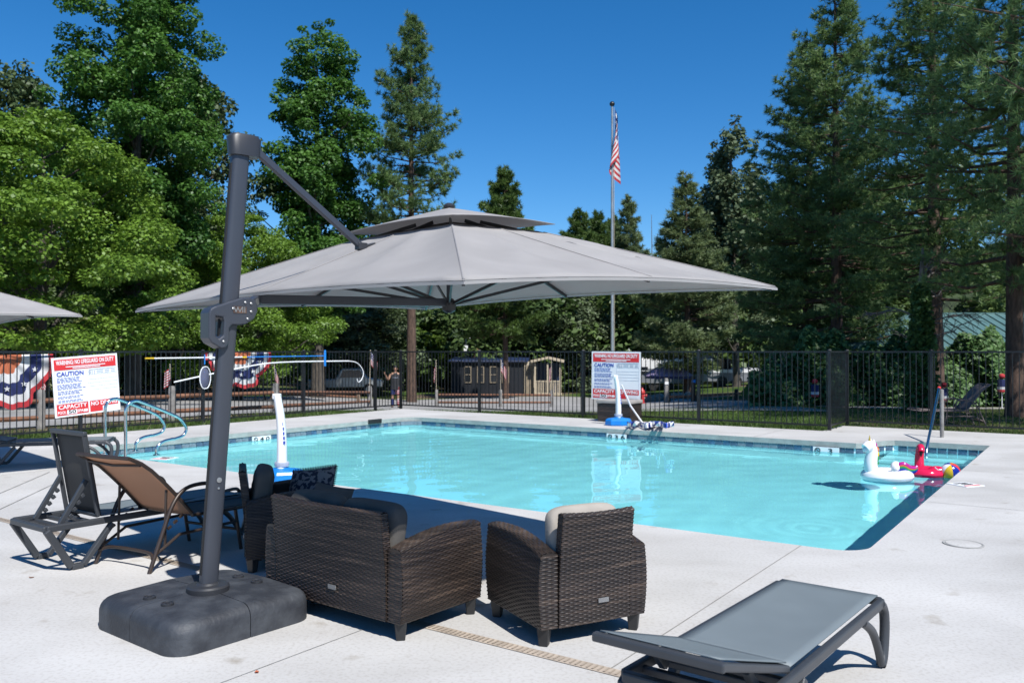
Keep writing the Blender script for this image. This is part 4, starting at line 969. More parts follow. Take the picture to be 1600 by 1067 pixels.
# ---------------------------------------------------------------- loungers
def rot_back(ang, hy, hz): # local backrest frame
    return Matrix.Translation((0, hy, hz)) @ Matrix.Rotation(-ang, 4, 'X')
def chaise(label, loc, rotz, back_deg, upright=False, sling=None):
    t = thing('sun_lounger', label, 'lounger', loc, rotz, 'charcoal resin loungers'); L = 1.70; hw = .275; z = .335; hy = .40
    sling = sling or m_sling
    for sx in (-1, 1):
        x = sx * hw
        mb = MB(); mb.beam((x, .0, z), (x, L, z), .034, .05); mb.build('side_rail', m_resin, t, bevel=.01)
        mb = MB(); pts = [(x, -.02, z - .01), (x, .0, z - .05), (x, .15, .03), (x, .2, .0 + .02)]
        mb = MB(); mb.beam((x, .0, z - .01), (x, .185, .022), .045, .05).beam((x, .185, .022), (x, .27, .022), .05, .044).beam((x, .27, .022), (x, .5, z - .03), .045, .042); mb.build('leg', m_resin, t, bevel=.008)
        mb = MB(); P = smoothpath([(x, L - .03, z + .0), (x, L + .035, z - .05), (x, L + .05, z - .15), (x, L + .02, .06), (x, L - .02, .015)], 5)
        mb.tube(P, .026, 8); P = smoothpath([(x, L - .02, .02), (x, L - .08, .12), (x, L - .18, .23), (x, L - .34, z - .02)], 5); mb.tube(P, .022, 8); mb.build('leg', m_resin, t, 50)
    MB().beam((-hw, .0, z), (hw, .0, z), .045, .045).build('end_bar', m_resin, t, bevel=.01); MB().beam((-hw, L, z + .005), (hw, L, z + .005), .045, .04).build('end_bar', m_resin, t, bevel=.01)
    for yy in (.14, .27, hy - .03): MB().beam((-hw, yy, z - .012), (hw, yy, z - .012), .035, .03).build('cross_bar', m_resin, t, bevel=.005)
    mb = MB().grid(lambda u, v: Vector((-.255 + .51 * u, hy + .02 + (L - hy - .02) * v, z + .036 - .01 * math.sin(math.pi * u) * math.sin(math.pi * v))), 10, 16); o = mb.build('seat_sling', sling, t, 60)
    so = o.modifiers.new('Solid', 'SOLIDIFY'); so.thickness = .005
    # backrest
    Mb = rot_back(R(back_deg), hy, z + .03); bl = .66
    bt = MB()
    for sx in (-1, 1): bt.beam(Mb @ Vector((sx * .25, 0, 0)), Mb @ Vector((sx * .25, -bl, 0)), .03, .032, Mb.to_3x3() @ Vector((0, 0, 1)))
    bt.beam(Mb @ Vector((-.27, -bl, 0)), Mb @ Vector((.27, -bl, 0)), .036, .036).beam(Mb @ Vector((-.25, -.01, 0)), Mb @ Vector((.25, -.01, 0)), .03, .03)
    br = bt.build('backrest_frame', m_resin, t, bevel=.008)
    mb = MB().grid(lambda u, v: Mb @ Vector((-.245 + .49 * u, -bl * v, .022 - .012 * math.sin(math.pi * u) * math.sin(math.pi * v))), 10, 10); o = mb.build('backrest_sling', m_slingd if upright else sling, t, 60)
    so = o.modifiers.new('Solid', 'SOLIDIFY'); so.thickness = .005
    for sx in (-1, 1):
        a = Mb @ Vector((sx * .2, -bl * .45, -.02)); b = Vector((sx * .2, .13 if upright else .2, z - .0))
        mb = MB().beam(a, b, .03, .035)
        for k_ in range(4): p = b.lerp(a, .25 + .15 * k_); mb.box(p + Vector((0, .03, -.02)), (.028, .03, .03), (.6, 0, 0))
        mb.build('support_strut', m_resin, t, bevel=.004)
    return t
hn = (G(1052, 1003, .36).xy + G(1230, 1045, .36).xy) / 2; dn = Vector((.62, .785)).normalized(); on_ = hn - dn * .40
ch_near = chaise('charcoal lounger lying nearly flat in full sun beside the armchair', (on_.x, on_.y, 0), heading(dn), 17)
dl = Vector((.594, .804)).normalized(); hl = (G(18, 813, .335).xy + G(78, 826, .335).xy) / 2
chaise('charcoal lounger with backrest upright next to the brown lounger', (hl.x, hl.y, 0), heading(dl), 80, True)
q1 = G(-30, 690, .33); chaise('charcoal lounger laid flat in the shade of the second umbrella', (q1.x + .2, q1.y - .3, 0), heading((.96, .28)), 8)

def brown_chaise(label, loc, rotz, back, flatz=0., mats=(None, None)):
    t = thing('sling_lounger', label, 'lounger', loc, rotz, 'brown metal sling loungers'); tm = mats[0] or m_brown; sm = mats[1] or m_tan
    hw = .31; z = .37; hy = -.06
    for sx in (-1, 1):
        x = sx * hw
        MB().tube(smoothpath([(x, hy - .02, z), (x, .5, z - .02), (x, .92, z + .01), (x, 1.0, z - .02)], 5), .016, 8).build('side_tube', tm, t, 50)
        MB().tube(smoothpath([(x, -.47, 0), (x, -.36, .26), (x, -.26, .48), (x, -.14, .585), (x, .05, .60), (x, .16, .56), (x, .2, z)], 5), .016, 8).build('arm_loop', tm, t, 50)
        MB().tube([(x, .43, 0), (x, .36, z)], .015, 8).build('leg', tm, t)
        MB().tube([(x, -.41, .13), (x, -.2, z - .13), (x, .38, z - .13)], .012, 8).build('lower_brace', tm, t)
        mb = MB()
        for k_ in range(4): mb.box((x - sx * .02, -.33 + k_ * .055, .27 + .035 * k_), (.014, .035, .018), (.5, 0, 0))
        mb.build('recline_notch', tm, t)
    MB().tube(smoothpath([(-hw, -.44, .1), (-.2, -.40, .13), (.2, -.40, .13), (hw, -.44, .1)], 5), .013, 8).build('cross_tube', tm, t, 50)
    MB().tube([(-hw, .4, .17), (hw, .4, .17)], .012, 8).build('cross_tube', tm, t, 50); MB().tube([(-hw, 1.0, z - .02), (hw, 1.0, z - .02)], .016, 8).build('cross_tube', tm, t, 50)
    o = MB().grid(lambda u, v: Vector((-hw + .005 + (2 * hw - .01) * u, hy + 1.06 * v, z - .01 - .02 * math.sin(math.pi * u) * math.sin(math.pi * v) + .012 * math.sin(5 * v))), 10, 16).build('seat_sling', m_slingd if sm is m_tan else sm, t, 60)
    o.modifiers.new('Solid', 'SOLIDIFY').thickness = .004
    Mb = rot_back(R(back), hy, z); bl = .76
    cv = lambda v: .016 * math.sin(math.pi * v) - .05 * max(0, v - .8) * 4
    mb = MB()
    for sx in (-1, 1): mb.tube([Mb @ Vector((sx * (hw - .01), -bl * v, cv(v))) for v in np.linspace(0, 1, 8)], .015, 8)
    mb.tube([Mb @ Vector((-hw + .01, -bl, cv(1))), Mb @ Vector((hw - .01, -bl, cv(1)))], .015, 8); mb.tube([Mb @ Vector((-hw + .01, -bl * .86, cv(.86) - .015)), Mb @ Vector((0, -bl * .85, cv(.86) - .03)), Mb @ Vector((hw - .01, -bl * .86, cv(.86) - .015))], .011, 8)
    mb.build('backrest_frame', tm, t, 50)
    o = MB().grid(lambda u, v: Mb @ Vector((-hw + .015 + (2 * hw - .03) * u, -bl * v, cv(v) - .012 * math.sin(math.pi * u))), 10, 12).build('backrest_sling', sm, t, 60)
    o.modifiers.new('Solid', 'SOLIDIFY').thickness = .004
    for sx in (-1, 1): MB().tube([Mb @ Vector((sx * .27, -bl * .42, 0)), Vector((sx * .27, -.3, .16))], .011, 6).build('back_strut', tm, t)
    return t
bcn = (G(237, 895).xy + G(164, 875).xy + G(373, 858).xy + G(302, 843).xy) / 4; db = Vector((.475, .88)).normalized()
brown_chaise('brown metal lounger with tan sling back behind the umbrella pole', (bcn.x, bcn.y, 0), heading(db), 44)
m_taupe = M('taupe_sling', (.16, .13, .125), .8)
ol = GT(1490, 19.0); brown_chaise('faded brown lounger standing alone on the lawn beyond the fence', (ol.x + .1, ol.y, ol.z), heading((-.98, .1)), 52, 0, (m_taupe, m_taupe))
# ---------------------------------------------------------------- warning signs on the fence
UPZ = Vector((0, 0, 1))
def warning_sign(label, px, py, plane_pt, nrm, across, roll, W=1.33, Ht=1.17):
    nrm = Vector(nrm); c = hit(px, py, plane_pt, nrm); Rm = frame(across, UPZ, Vector(across).cross(UPZ))
    t = thing('warning_sign', label, 'sign', c, 0, 'pool warning signs'); t.rotation_euler = (Rm.to_4x4() @ Matrix.Rotation(roll, 4, 'Z')).to_euler()
    # local: x across, y up, z out towards the pool
    MB().box((0, 0, 0), (W, Ht, .012)).build('board', m_signw, t)
    def bar(x0, x1, y0, y1, mat, z=.009, name='print_block'): MB().box(((x0 + x1) / 2 * W, (y0 + y1) / 2 * Ht, z), ((x1 - x0) * W, (y1 - y0) * Ht, .004)).build(name, mat, t)
    bar(-.47, .47, .285, .465, m_red); bar(-.47, .0, -.47, -.285, m_red); bar(.025, .47, -.385, -.285, m_red); bar(.025, .22, -.47, -.388, m_red)
    T = lambda s, x, y, w_, h_, m: text(s, w_ * W, h_ * Ht, m, t, (x * W, y * Ht, .0125))
    T('WARNING: NO LIFEGUARD ON DUTY', 0, .405, .88, .075, m_signw); T('CAUTION', -.24, .215, .40, .075, m_royal); T('911', .09, .205, .10, .065, m_greyp)
    T('CAPACITY', -.235, -.335, .42, .07, m_signw); T('NO DIVING', .245, -.335, .41, .068, m_signw)
    T('POOL', -.4, -.425, .12, .05, m_signw); T('SPA', -.125, -.425, .09, .05, m_signw)
    MB().box((-.25 * W, -.425 * Ht, .0105), (.15 * W, .07 * Ht, .004)).build('print_block', m_signw, t); T('50', -.25, -.425, .11, .06, m_dark)
    MB().box((-.045 * W, -.425 * Ht, .0105), (.06 * W, .045 * Ht, .004)).build('print_block', m_signw, t)
    mb = MB(); rs = random.Random(3)            # small print, too small to read
    for k_, (x0, x1, y) in enumerate([(-.3, .3, .335), (-.2, .22, .308)]): mb.box(((x0 + x1) / 2 * W, y * Ht, .0125), ((x1 - x0) * W, .014 * Ht, .002))
    mb.build('small_print', m_signw, t)['kind'] = 'stuff'
    mb = MB()
    y = .15
    for k_ in range(15):
        if k_ in (4, 8, 11, 13): y -= .018
        x = -.44; e_ = rs.uniform(-.14, -.05)
        while x < e_:
            w_ = rs.uniform(.02, .06); mb.box(((x + w_ / 2) * W, y * Ht, .0085), (w_ * W, .009 * Ht, .004)); x += w_ + .012
        y -= .0235
    mb.build('small_print', m_royal, t)['kind'] = 'stuff'
    mb = MB()
    for x0, x1 in ((.16, .26), (.29, .36), (.39, .45)):
        for y in (.225, .195): mb.box(((x0 + x1) / 2 * W, y * Ht, .0085), ((x1 - x0) * W, .012 * Ht, .004))
    mb.box((.25 * W, .255 * Ht, .0085), (.42 * W, .012 * Ht, .004)); mb.build('small_print', m_greyp, t)['kind'] = 'stuff'
    mb = MB()
    for (x0, y0, x1, y1) in ((.02, -.27, .02, .27), (-.47, .275, -.47, -.275), (-.47, -.278, -.0, -.278), (.03, .17, .47, .17), (.47, .27, .47, -.275), (.03, -.275, .47, -.275), (.03, .09, .47, .09), (.03, .03, .47, .03), (.03, -.03, .47, -.03), (.03, -.09, .47, -.09)):
        mb.beam((x0 * W, y0 * Ht, .0078), (x1 * W, y1 * Ht, .0078), .0035, .0035)
    mb.build('ruled_line', m_greyp, t)
    mb = MB(); mb.box((.345 * W, -.43 * Ht, .0085), (.22 * W, .07 * Ht, .003)); mb.build('print_block', m_signw, t)
    return t
warning_sign('white and red pool warning sign hung crooked behind the steel ladder', 136, 601, UV(0, FV - .06), V, U, R(4.3))
warning_sign('white and red pool warning sign hung level behind the net post', 962, 587, UV(FU - .06, 0), U, -V, R(-.6))

# ---------------------------------------------------------------- pool hardware
def tube_obj(name, pts, r, mat, parent, n=10, sm=6): return MB().tube(smoothpath(pts, sm), r, n).build(name, mat, parent, 50)
def ladder_rail(label, rear, front, reach):
    rear = Vector(rear); front = Vector(front); d = (front - rear); L = d.length; d.normalize()
    t = thing('ladder_rail', label, 'handrail', rear, math.atan2(d.y, d.x), 'bent steel ladder rails')
    h = .88
    P = [(0, 0, 0), (0, 0, .35), (0, 0, h - .16), (.05, 0, h - .04), (.16, 0, h), (.3, 0, h - .04), (reach - .16, 0, h * .68), (reach - .02, 0, h * .54), (reach + .03, 0, h * .42), (reach - .03, 0, h * .31), (reach - .18, 0, h * .265), (L + .28, 0, h * .265), (L + .12, 0, h * .235), (L + .02, 0, h * .16), (L, 0, .08), (L, 0, 0)]
    tube_obj('bent_tube', P, .024, m_steel, t, 12, 5)
    for x in (0, L): MB().lathe([(.055, 0), (.055, .008), (.03, .02)], 18, (x, 0, 0)).build('escutcheon', m_steel, t, 40)
    return t
la = G(165, 709).xy; lb = G(194, 708).xy; lc = G(198, 716).xy; ld = G(221, 714).xy
dU = U.xy
for lab, p in (('bent steel ladder rail nearer the crooked sign', G(165, 709).xy), ('bent steel ladder rail nearer the brown lounger', G(197, 716).xy)):
    ladder_rail(lab, (p.x, p.y, 0), (p.x + dU.x * .52, p.y + dU.y * .52, 0), 1.02)
hr = thing('stair_handrail', 'single steel handrail leaning out of the pool steps', 'handrail', UV(16.5, 2.35, -.5))
pb = hit(1447, 703, UV(16.45, 0), U) ; pt_ = G(1470, 683) + Vector((-.02, -.05, 1.0))
tp = D(1467, 606, pt_.y)
o_ = Vector(hr.location)
MB().tube(smoothpath([pb - o_ + Vector((-.06, -.1, -.5)), pb - o_, pb.lerp(tp, .5) - o_, tp - o_], 5), .024, 10).build('rail_tube', m_steel, hr, 50)
MB().ball(tp - o_, .032).build('red_end_cap', m_red, hr, 60)
dp = thing('deck_post', 'pale grey post standing on the deck by the steps', 'post', G(1471, 683)); MB().lathe([(.036, 0), (.036, .9), (.03, .92), (0, .925)], 14).build('post_shaft', m_logg, dp, 40)
tag(dp, 'pale grey post standing on the deck by the steps', 'post')
# telescopic pool poles hung on the fence
def fence_pt(px, py, off=.09): return hit(px, py, UV(0, FV - off), V)
pa = fence_pt(227, 560, .08); pb_ = fence_pt(508, 556, .12)
t = thing('pool_brush', 'long blue and white brush pole with yellow end hung on the fence', 'pool pole', pa); q = pb_ - pa
MB().tube([q * .0, q * .04], .018, 8).build('yellow_grip', m_yel, t); MB().tube([q * .04, q * .5], .015, 8).build('pole_outer', m_white, t); MB().tube([q * .5, q * .99], .0125, 8).build('pole_inner', m_blue, t)
MB().box(q + Vector((0, 0, -.06)), (.05, .06, .42)).build('brush_head', m_blue, t, bevel=.01); MB().box(q * .5, (.12, .034, .034), (0, 0, math.atan2(q.y, q.x))).build('clamp', m_yel, t)
pa = fence_pt(272, 597, .1); pb_ = fence_pt(545, 564, .1)
t = thing('rescue_hook', 'white rescue hook pole sloping along the fence', 'pool pole', pa); q = pb_ - pa; mid = fence_pt(380, 574, .1) - pa
hk = [fence_pt(*p, .1) - pa for p in ((545, 564), (556, 566), (564, 573), (568, 583), (565, 593), (560, 597), (558, 592))]
mid2 = fence_pt(440, 566, .1) - pa
MB().tube(smoothpath([(0, 0, 0), mid, mid2, q], 4), .016, 8).build('pole_shaft', m_white, t, 50); MB().tube(smoothpath(hk, 4), .012, 8).build('hook', m_white, t, 50)
pa = fence_pt(320, 590, .12); t = thing('skimmer_net', 'blue and white leaf skimmer net hanging on the fence', 'skimmer net', pa)
ring_ = [(math.sin(a) * .125 * U) + Vector((0, 0, math.cos(a) * .25)) + U * (.03 if math.sin(a) > 0 else 0) for a in np.linspace(0, 6.2832, 19)]
MB().tube(ring_, .011, 6).build('net_rim', m_white, t, 50)
MB().grid(lambda u, v: U * (.118 * (2 * u - 1) * math.sqrt(max(0, 1 - (2 * v - 1) ** 2))) + Vector((0, 0, .24 * (2 * v - 1))) - V * .05 * math.sin(math.pi * u) * math.sin(math.pi * v), 8, 8).build('net_mesh', M('net_blue_grey', (.09, .1, .16), .9), t)
MB().tube([Vector((0, 0, .3)), Vector((0, 0, .52))], .014, 6).build('net_neck', m_blue, t)

def net_post(label, loc, rotz, lean=0.):
    t = thing('net_post', label, 'net post', loc, rotz, 'pool volleyball posts')
    MB().lathe([(.30, 0), (.31, .03), (.30, .11), (.27, .15), (.12, .17), (.1, .18)], 8, sy=.8).build('base_tank', m_blue, t, bevel=.01)
    P = smoothpath([(0, 0, .15), (.0, 0, .5), (-.02, 0, .82), (-.065, 0, 1.1)], 5)
    MB().tube(P, [.088 - .026 * i / (len(P) - 1) for i in range(len(P))], 12, flat=.75).build('curved_post', m_white, t, 50)
    MB().lathe([(.09, .2), (.092, .23), (.09, .25)], 16).build('post_collar', m_greyp, t)
    MB().box((-.066, 0, 1.08), (.1, .07, .07)).build('net_clip', m_white, t, bevel=.01)
    mb = MB()
    for k_ in range(7): mb.box((.045 - .006 * k_ - (.0 if k_ < 4 else .006 * (k_ - 3)), -.062 + .0022 * k_, .5 + .058 * k_), (.026, .008, .036))
    mb.build('blue_print', m_royal, t)
    return t
pn = G(441, 752); net_post('white volleyball post on blue base between loveseat and pool', (pn.x, pn.y, 0), 0)
pf = G(966, 664); net_post('white volleyball post on blue base in front of the level sign', (pf.x, pf.y, 0), R(8))
# collapsed net lying beside the far post
nt_ = thing('volleyball_net', 'blue and white net lying crumpled beside the far post', 'net', G(1000, 666))
o_ = Vector(nt_.location); rs = random.Random(9)
for k_ in range(3):
    P = [G(x, 663 + rs.uniform(-2, 2), .04 + abs(rs.gauss(0, .05)) + (.14 if abs(x - 1045) < 8 else 0)) - o_ for x in range(980, 1057, 6)]
    mb = MB(); P2 = smoothpath(P, 3)
    mb.grid(lambda u, v: P2[int(u * (len(P2) - 1))] + Vector((0, .16 * (v - .5), .05 * math.sin(v * 5 + u * 20 + k_))), len(P2) - 1, 4, (lambda u, v: 1 if (int(u * 14) + k_) % 3 == 0 or v > .8 else 0)); mb.build('net_fold', [m_white, m_net], nt_, 60)
MB().tube([G(1004, 661) - o_, D(985, 634, G(1004, 661).y - .1) - o_, D(971, 601, G(1004, 661).y - .25) - o_], .022, 8).build('net_pole', m_white, nt_, 50)
# wicker bin behind the far sign
wb = thing('wicker_bin', 'brown wicker bin with pale lid below the level sign', 'bin', G(968, 658)); wb.rotation_euler = (0, 0, math.atan2(-V.y, -V.x))
mb = MB()
for k_ in range(4):
    a = k_ * math.pi / 2; x0 = Vector((math.cos(a), math.sin(a), 0)); y0_ = Vector((-math.sin(a), math.cos(a), 0)); hw = .42 if k_ % 2 else .30; hl_ = .30 if k_ % 2 else .42
    c = x0 * (.30 if k_ % 2 else .42)
    weave(mb, (lambda c, y0_, hw: lambda s, q: c - y0_ * hw * (1 - 2 * s) + Vector((0, 0, .02 + .4 * q)))(c, y0_, (.42 if k_ % 2 else .30)), .7, .4, .03, .07, .006)
mb.build('bin_body', m_wick, wb, 50); MB().box((0, 0, .47), (.9, .66, .08)).build('bin_lid', M('bin_lid_grey', (.33, .31, .29), .7), wb, bevel=.02)

# ---------------------------------------------------------------- pool toys
def torus_fn(Rm, r, sx=1., sy=1., sz=1.): return lambda u, v: Vector(((Rm + r * math.cos(2 * math.pi * v)) * math.cos(2 * math.pi * u) * sx, (Rm + r * math.cos(2 * math.pi * v)) * math.sin(2 * math.pi * u) * sy, r * math.sin(2 * math.pi * v) * sz))
up_ = G(1385, 748, -.185); t = thing('unicorn_float', 'white inflatable unicorn ring with gold horn and rainbow tail', 'pool float', up_ + Vector((0, 0, .05)), R(4)); t.scale = (.84,) * 3
MB().grid(torus_fn(.27, .135, 1.08, .95, .82), 36, 16).build('ring', m_vinyl, t, 80)
nk = smoothpath([(-.27, -.02, .03), (-.30, -.02, .2), (-.28, -.02, .36), (-.28, -.02, .47), (-.33, -.03, .51), (-.4, -.04, .47)], 4)
MB().tube(nk, [.12 - .055 * (i / (len(nk) - 1)) ** 1.0 + (.02 if i > len(nk) * .7 else 0) for i in range(len(nk))], 14).ball((-.31, -.03, .47), (.10, .08, .085)).ball((-.405, -.04, .455), (.045, .045, .045)).build('neck_and_head', m_vinyl, t, 80)
for sy in (-1, 1): MB().lathe([(.035, 0), (.03, .05), (.003, .1)], 8, (-.26, sy * .05, .53)).build('ear', m_vinyl, t, 60)
MB().lathe([(.028, 0), (.02, .07), (.002, .16)], 10, (-.32, -.03, .54)).build('horn', m_gold, t, 40)
for k_, (c, r, m_) in enumerate((((-.23, -.03, .52), .055, m_mag), ((-.2, -.03, .45), .055, m_orv), ((-.195, -.03, .37), .055, m_yel), ((-.195, -.03, .30), .055, m_grn), ((-.2, -.03, .22), .05, m_grn), ((-.205, -.03, .15), .042, m_blv))):
    MB().ball(c, (r * .75, r * .6, r)).build('mane_lobe', m_, t, 80)
MB().ball((-.36, -.1, .49), .012).build('eye', m_dark, t)
for k_, (m_, dz) in enumerate(((m_mag, .045), (m_orv, .03), (m_grn, 0.), (m_blv, -.04))):
    P = smoothpath([(.14, -.06, .13 + dz), (.24, -.09, .16 + dz), (.34, -.11, .11 + dz * .8), (.43, -.12, .12 + dz * .5), (.47, -.12, .17 + dz * .4)], 4)
    MB().tube(P, [.045 * (.5 + math.sin(math.pi * min(1, .15 + .85 * i / (len(P) - 1)))) * .7 for i in range(len(P))], 10).build('tail_stripe', m_, t, 80)
MB().ball((.14, -.03, .15), (.09, .08, .1)).build('rump', m_vinyl, t, 80)
fp = G(1443, 745, -.185) + Vector((.1, .2, 0)); t = thing('flamingo_float', 'deep pink inflatable flamingo ring behind the unicorn', 'pool float', fp + Vector((0, 0, .04)), R(-25)); t.scale = (.82,) * 3
MB().grid(torus_fn(.24, .13, 1.0, 1.0, .75), 32, 14).build('ring', m_pink, t, 80)
nk = smoothpath([(-.08, .2, .04), (-.08, .22, .2), (-.07, .22, .34), (-.06, .19, .43), (-.05, .12, .42), (-.05, .07, .36)], 4)
MB().tube(nk, [.085 - .03 * (i / (len(nk) - 1)) for i in range(len(nk))], 12).ball((-.055, .13, .42), (.055, .07, .05)).build('neck_and_head', m_pink, t, 80)
MB().lathe([(.03, 0), (.02, -.05), (.004, -.09)], 8, (-.05, .07, .36)).build('beak', m_dark, t)
P = [Vector((.24 + .07 * math.cos(a), -.17 + .04 * math.sin(a) * 1.2, .1 + .02 * math.cos(a * 2))) for a in np.linspace(0, 5.2, 14)]
MB().tube(P, .012, 6).build('wing_print', m_fwhite, t, 60); MB().ball((.2, -.12, .06), (.15, .1, .085)).build('wing', m_pink, t, 80)
bp = G(1489, 745, -.185); t = thing('beach_ball', 'striped beach ball floating against the pool edge', 'ball', bp + Vector((-.06, -.02, .08)), 0, None, (R(25), R(-20), R(15)))
for k_, m_ in enumerate((m_orv, m_blv, m_vinyl, m_yel, m_blv, m_red)):
    MB().grid((lambda k_: lambda u, v: Vector((math.cos(math.pi * (v - .5)) * math.cos((k_ + u) * math.pi / 3), math.cos(math.pi * (v - .5)) * math.sin((k_ + u) * math.pi / 3), math.sin(math.pi * (v - .5)))) * .135)(k_), 6, 16).build('gore', m_, t, 80)

# ---------------------------------------------------------------- flags and bunting
def flag_mesh(W, Hh, drop=.0, wave=.03, nu=26, nv=26, fold=1.):
    """hoist along z at x=0; the fly hangs down by drop and gathers by fold"""
    def fn(u, v):
        x = W * u * (1 - drop); z = Hh * (v - 1) * (1 - .0 * u) - W * u * drop; y = wave * math.sin(u * 9 + v * 2) * (.3 + u)
        return Vector((x * fold, y + (1 - fold) * .0, z))
    def mi(u, v):
        if u < .4 and v > 6 / 13: return 2
        return 0 if int((1 - v) * 13) % 2 == 0 else 1
    mb = MB().grid(fn, nu, nv, mi); return mb.mesh('flag_cloth', [m_fred, m_fwhite, m_star], 80)
fl_small = [flag_mesh(.42, .28, .62, .03), flag_mesh(.42, .28, .45, .04), flag_mesh(.42, .28, .8, .02)]
def stick_flag(label, p, h, ang, lean, k_=0, s=1.):
    t = thing('stick_flag', label, 'flag', p, ang, 'small flags on sticks'); t.scale = (s, s, s)
    top = Vector((lean * h, 0, h)); MB().tube([(0, 0, -.05), top], .006, 6).ball(top, .012, 8, 6).build('stick', m_cream, t)
    o = link('flag_cloth', fl_small[k_ % 3], t); o.location = top; o.rotation_euler = (0, math.atan(lean), 0)
def log_fence(label, posts, rails=(.72, .3), hgt_=.85, rad=.085, mat=None):
    t = thing('log_rail_fence', label, 'fence', posts[0]); o_ = Vector(posts[0])
    for p in posts: MB().lathe([(rad * 1.05, -.15), (rad, hgt_ * .9), (rad * .8, hgt_), (0, hgt_ + .01)], 9, Vector(p) - o_).build('log_post', mat or m_logg, t, 40)
    for a, b in zip(posts, posts[1:]):
        for r_ in rails: MB().tube([Vector(a) - o_ + Vector((0, 0, hgt_ * r_)), Vector(b) - o_ + Vector((0, 0, hgt_ * r_ - .01))], [.055, .05], 7).build('log_rail', m_rail, t, 50)
    return t
lp = [G(-60, 676), G(65, 668), G(269, 657), G(431, 648)]; lp = [Vector((p.x, p.y, tz(p.x, p.y))) for p in lp] + [GT(578, 33)]
log_fence('weathered two rail log fence just outside the ladder end fence', lp)
lp2 = [GT(682, 40), GT(782, 39.5), GT(862, 41)]; log_fence('short grey log fence in front of the dark shed', lp2)
cb = [GT(60, 41), GT(180, 41), GT(300, 40), GT(425, 40), GT(560, 42)]; log_fence('low single log barrier across the road edge', cb, (.75,), .45, .09, m_log)
pst = [G(65, 668), G(269, 657), G(431, 648)]
for lab, p, h, a, ln, k_ in (('small flag on the log post below the left bunting', (pst[0]), .42, 1.2, .1, 2), ('small flag on the log post beside the skimmer net', pst[1], .42, 2.4, .12, 1), ('small flag on the log post right of the middle bunting', pst[2], .42, .6, -.06, 2)):
    p = Vector(p); stick_flag(lab, (p.x, p.y - .05, tz(p.x, p.y) + .84), h, a, ln, k_, 1.25)
for lab, p, k_ in (('small flag on the log post near the rescue hook', lp[-1], 0), ('small flag on the first log post before the shed', lp2[0], 2), ('small flag on the log post before the shed windows', lp2[1], 0), ('small flag on the log post before the porch', lp2[2], 2)):
    stick_flag(lab, p + Vector((0, -.05, .84)), .8, .3 + k_, .02, k_, 1.75)
def bunting(label, pxl, pyl, pxr, pyr, depth):
    a = hit(pxl, pyl, UV(0, FV + .1), V); b = hit(pxr, pyr, UV(0, FV + .1), V); c = (a + b) / 2; w2 = (b - a).length / 2; d = (b - a).normalized()
    t = thing('bunting', label, 'bunting', c, 0, 'patriotic fan buntings')
    def fn(u, v, lift=0.):
        an = math.pi * u; r = v; pl = (.05 * math.sin(u * 44) + .04 * math.sin(u * 17 + 1)) * v; r = v * (1 + .05 * math.sin(u * 23) + .03 * math.sin(u * 51))
        return d * (-math.cos(an) * r * w2) + Vector((0, 0, -math.sin(an) * r * depth - .05 * math.sin(an * 1))) + V * (pl + .02 - lift) + d * .0
    for name, r0, r1, m_ in (('fan_centre', .02, .32, m_orange), ('white_band', .32, .5, m_fwhite), ('navy_band', .5, .74, m_fblue), ('white_band', .74, .89, m_fwhite), ('red_border', .89, 1.0, m_fred)):
        MB().grid(lambda u, v: fn(u, r0 + (r1 - r0) * v), 90, 4).build(name, m_, t, 80)
    for k_ in range(5):
        c0 = fn(.14 + .18 * k_, .62, .045); mb = MB(); P = [c0 + d * (.06 * q * math.sin(j * math.pi / 5)) + Vector((0, 0, .06 * q * math.cos(j * math.pi / 5))) for j in range(10) for q in ((1 if j % 2 == 0 else .42),)]
        mb.add(P, [tuple(range(10))]); mb.build('star', m_fwhite, t)
    return t
bunting('faded red white and blue bunting fan left of the crooked sign', -70, 556, 84, 553, .98)
bunting('red white and blue bunting fan behind the umbrella pole', 325, 549, 424, 549, .84)
fp0 = GT(957, 27); fz = D(958, 165, 27).z - fp0.z
t = thing('flagpole', 'tall silver flagpole rising behind the level warning sign', 'flagpole', fp0)
MB().tube([(0, 0, -.2), (0, 0, fz * .5), (0, 0, fz)], [.062, .052, .034], 12).build('pole_shaft', m_silver, t, 50); MB().ball((0, 0, fz + .07), .085).build('finial', m_ball, t, 60)
MB().tube([(.06, -.03, 1), (.06, -.03, fz - .05)], .006, 4).build('halyard', m_cream, t)
t = thing('large_flag', 'large striped flag hanging limp from the flagpole', 'flag', fp0 + Vector((.04, -.05, fz - .12)))
def fn(u, v): # limp flag: cloth hangs from the hoist in narrow folds
    s_ = u; x = .05 + .16 * math.sin(s_ * 7.0) * (.3 + .7 * (1 - v)) + .10 * s_ - .12 * (1 - v) * math.sin(s_ * 3); y = .12 * math.cos(s_ * 7.0) * (.3 + s_) - .05
    return Vector((x, y, -1.25 * (1 - v) - 1.15 * s_ ** 1.05))
mb = MB().grid(fn, 44, 26, lambda u, v: 2 if u < .4 and v > 6 / 13 else (0 if int((1 - v) * 13) % 2 == 0 else 1)); mb.build('flag_cloth', [m_fred, m_fwhite, m_star], t, 80)

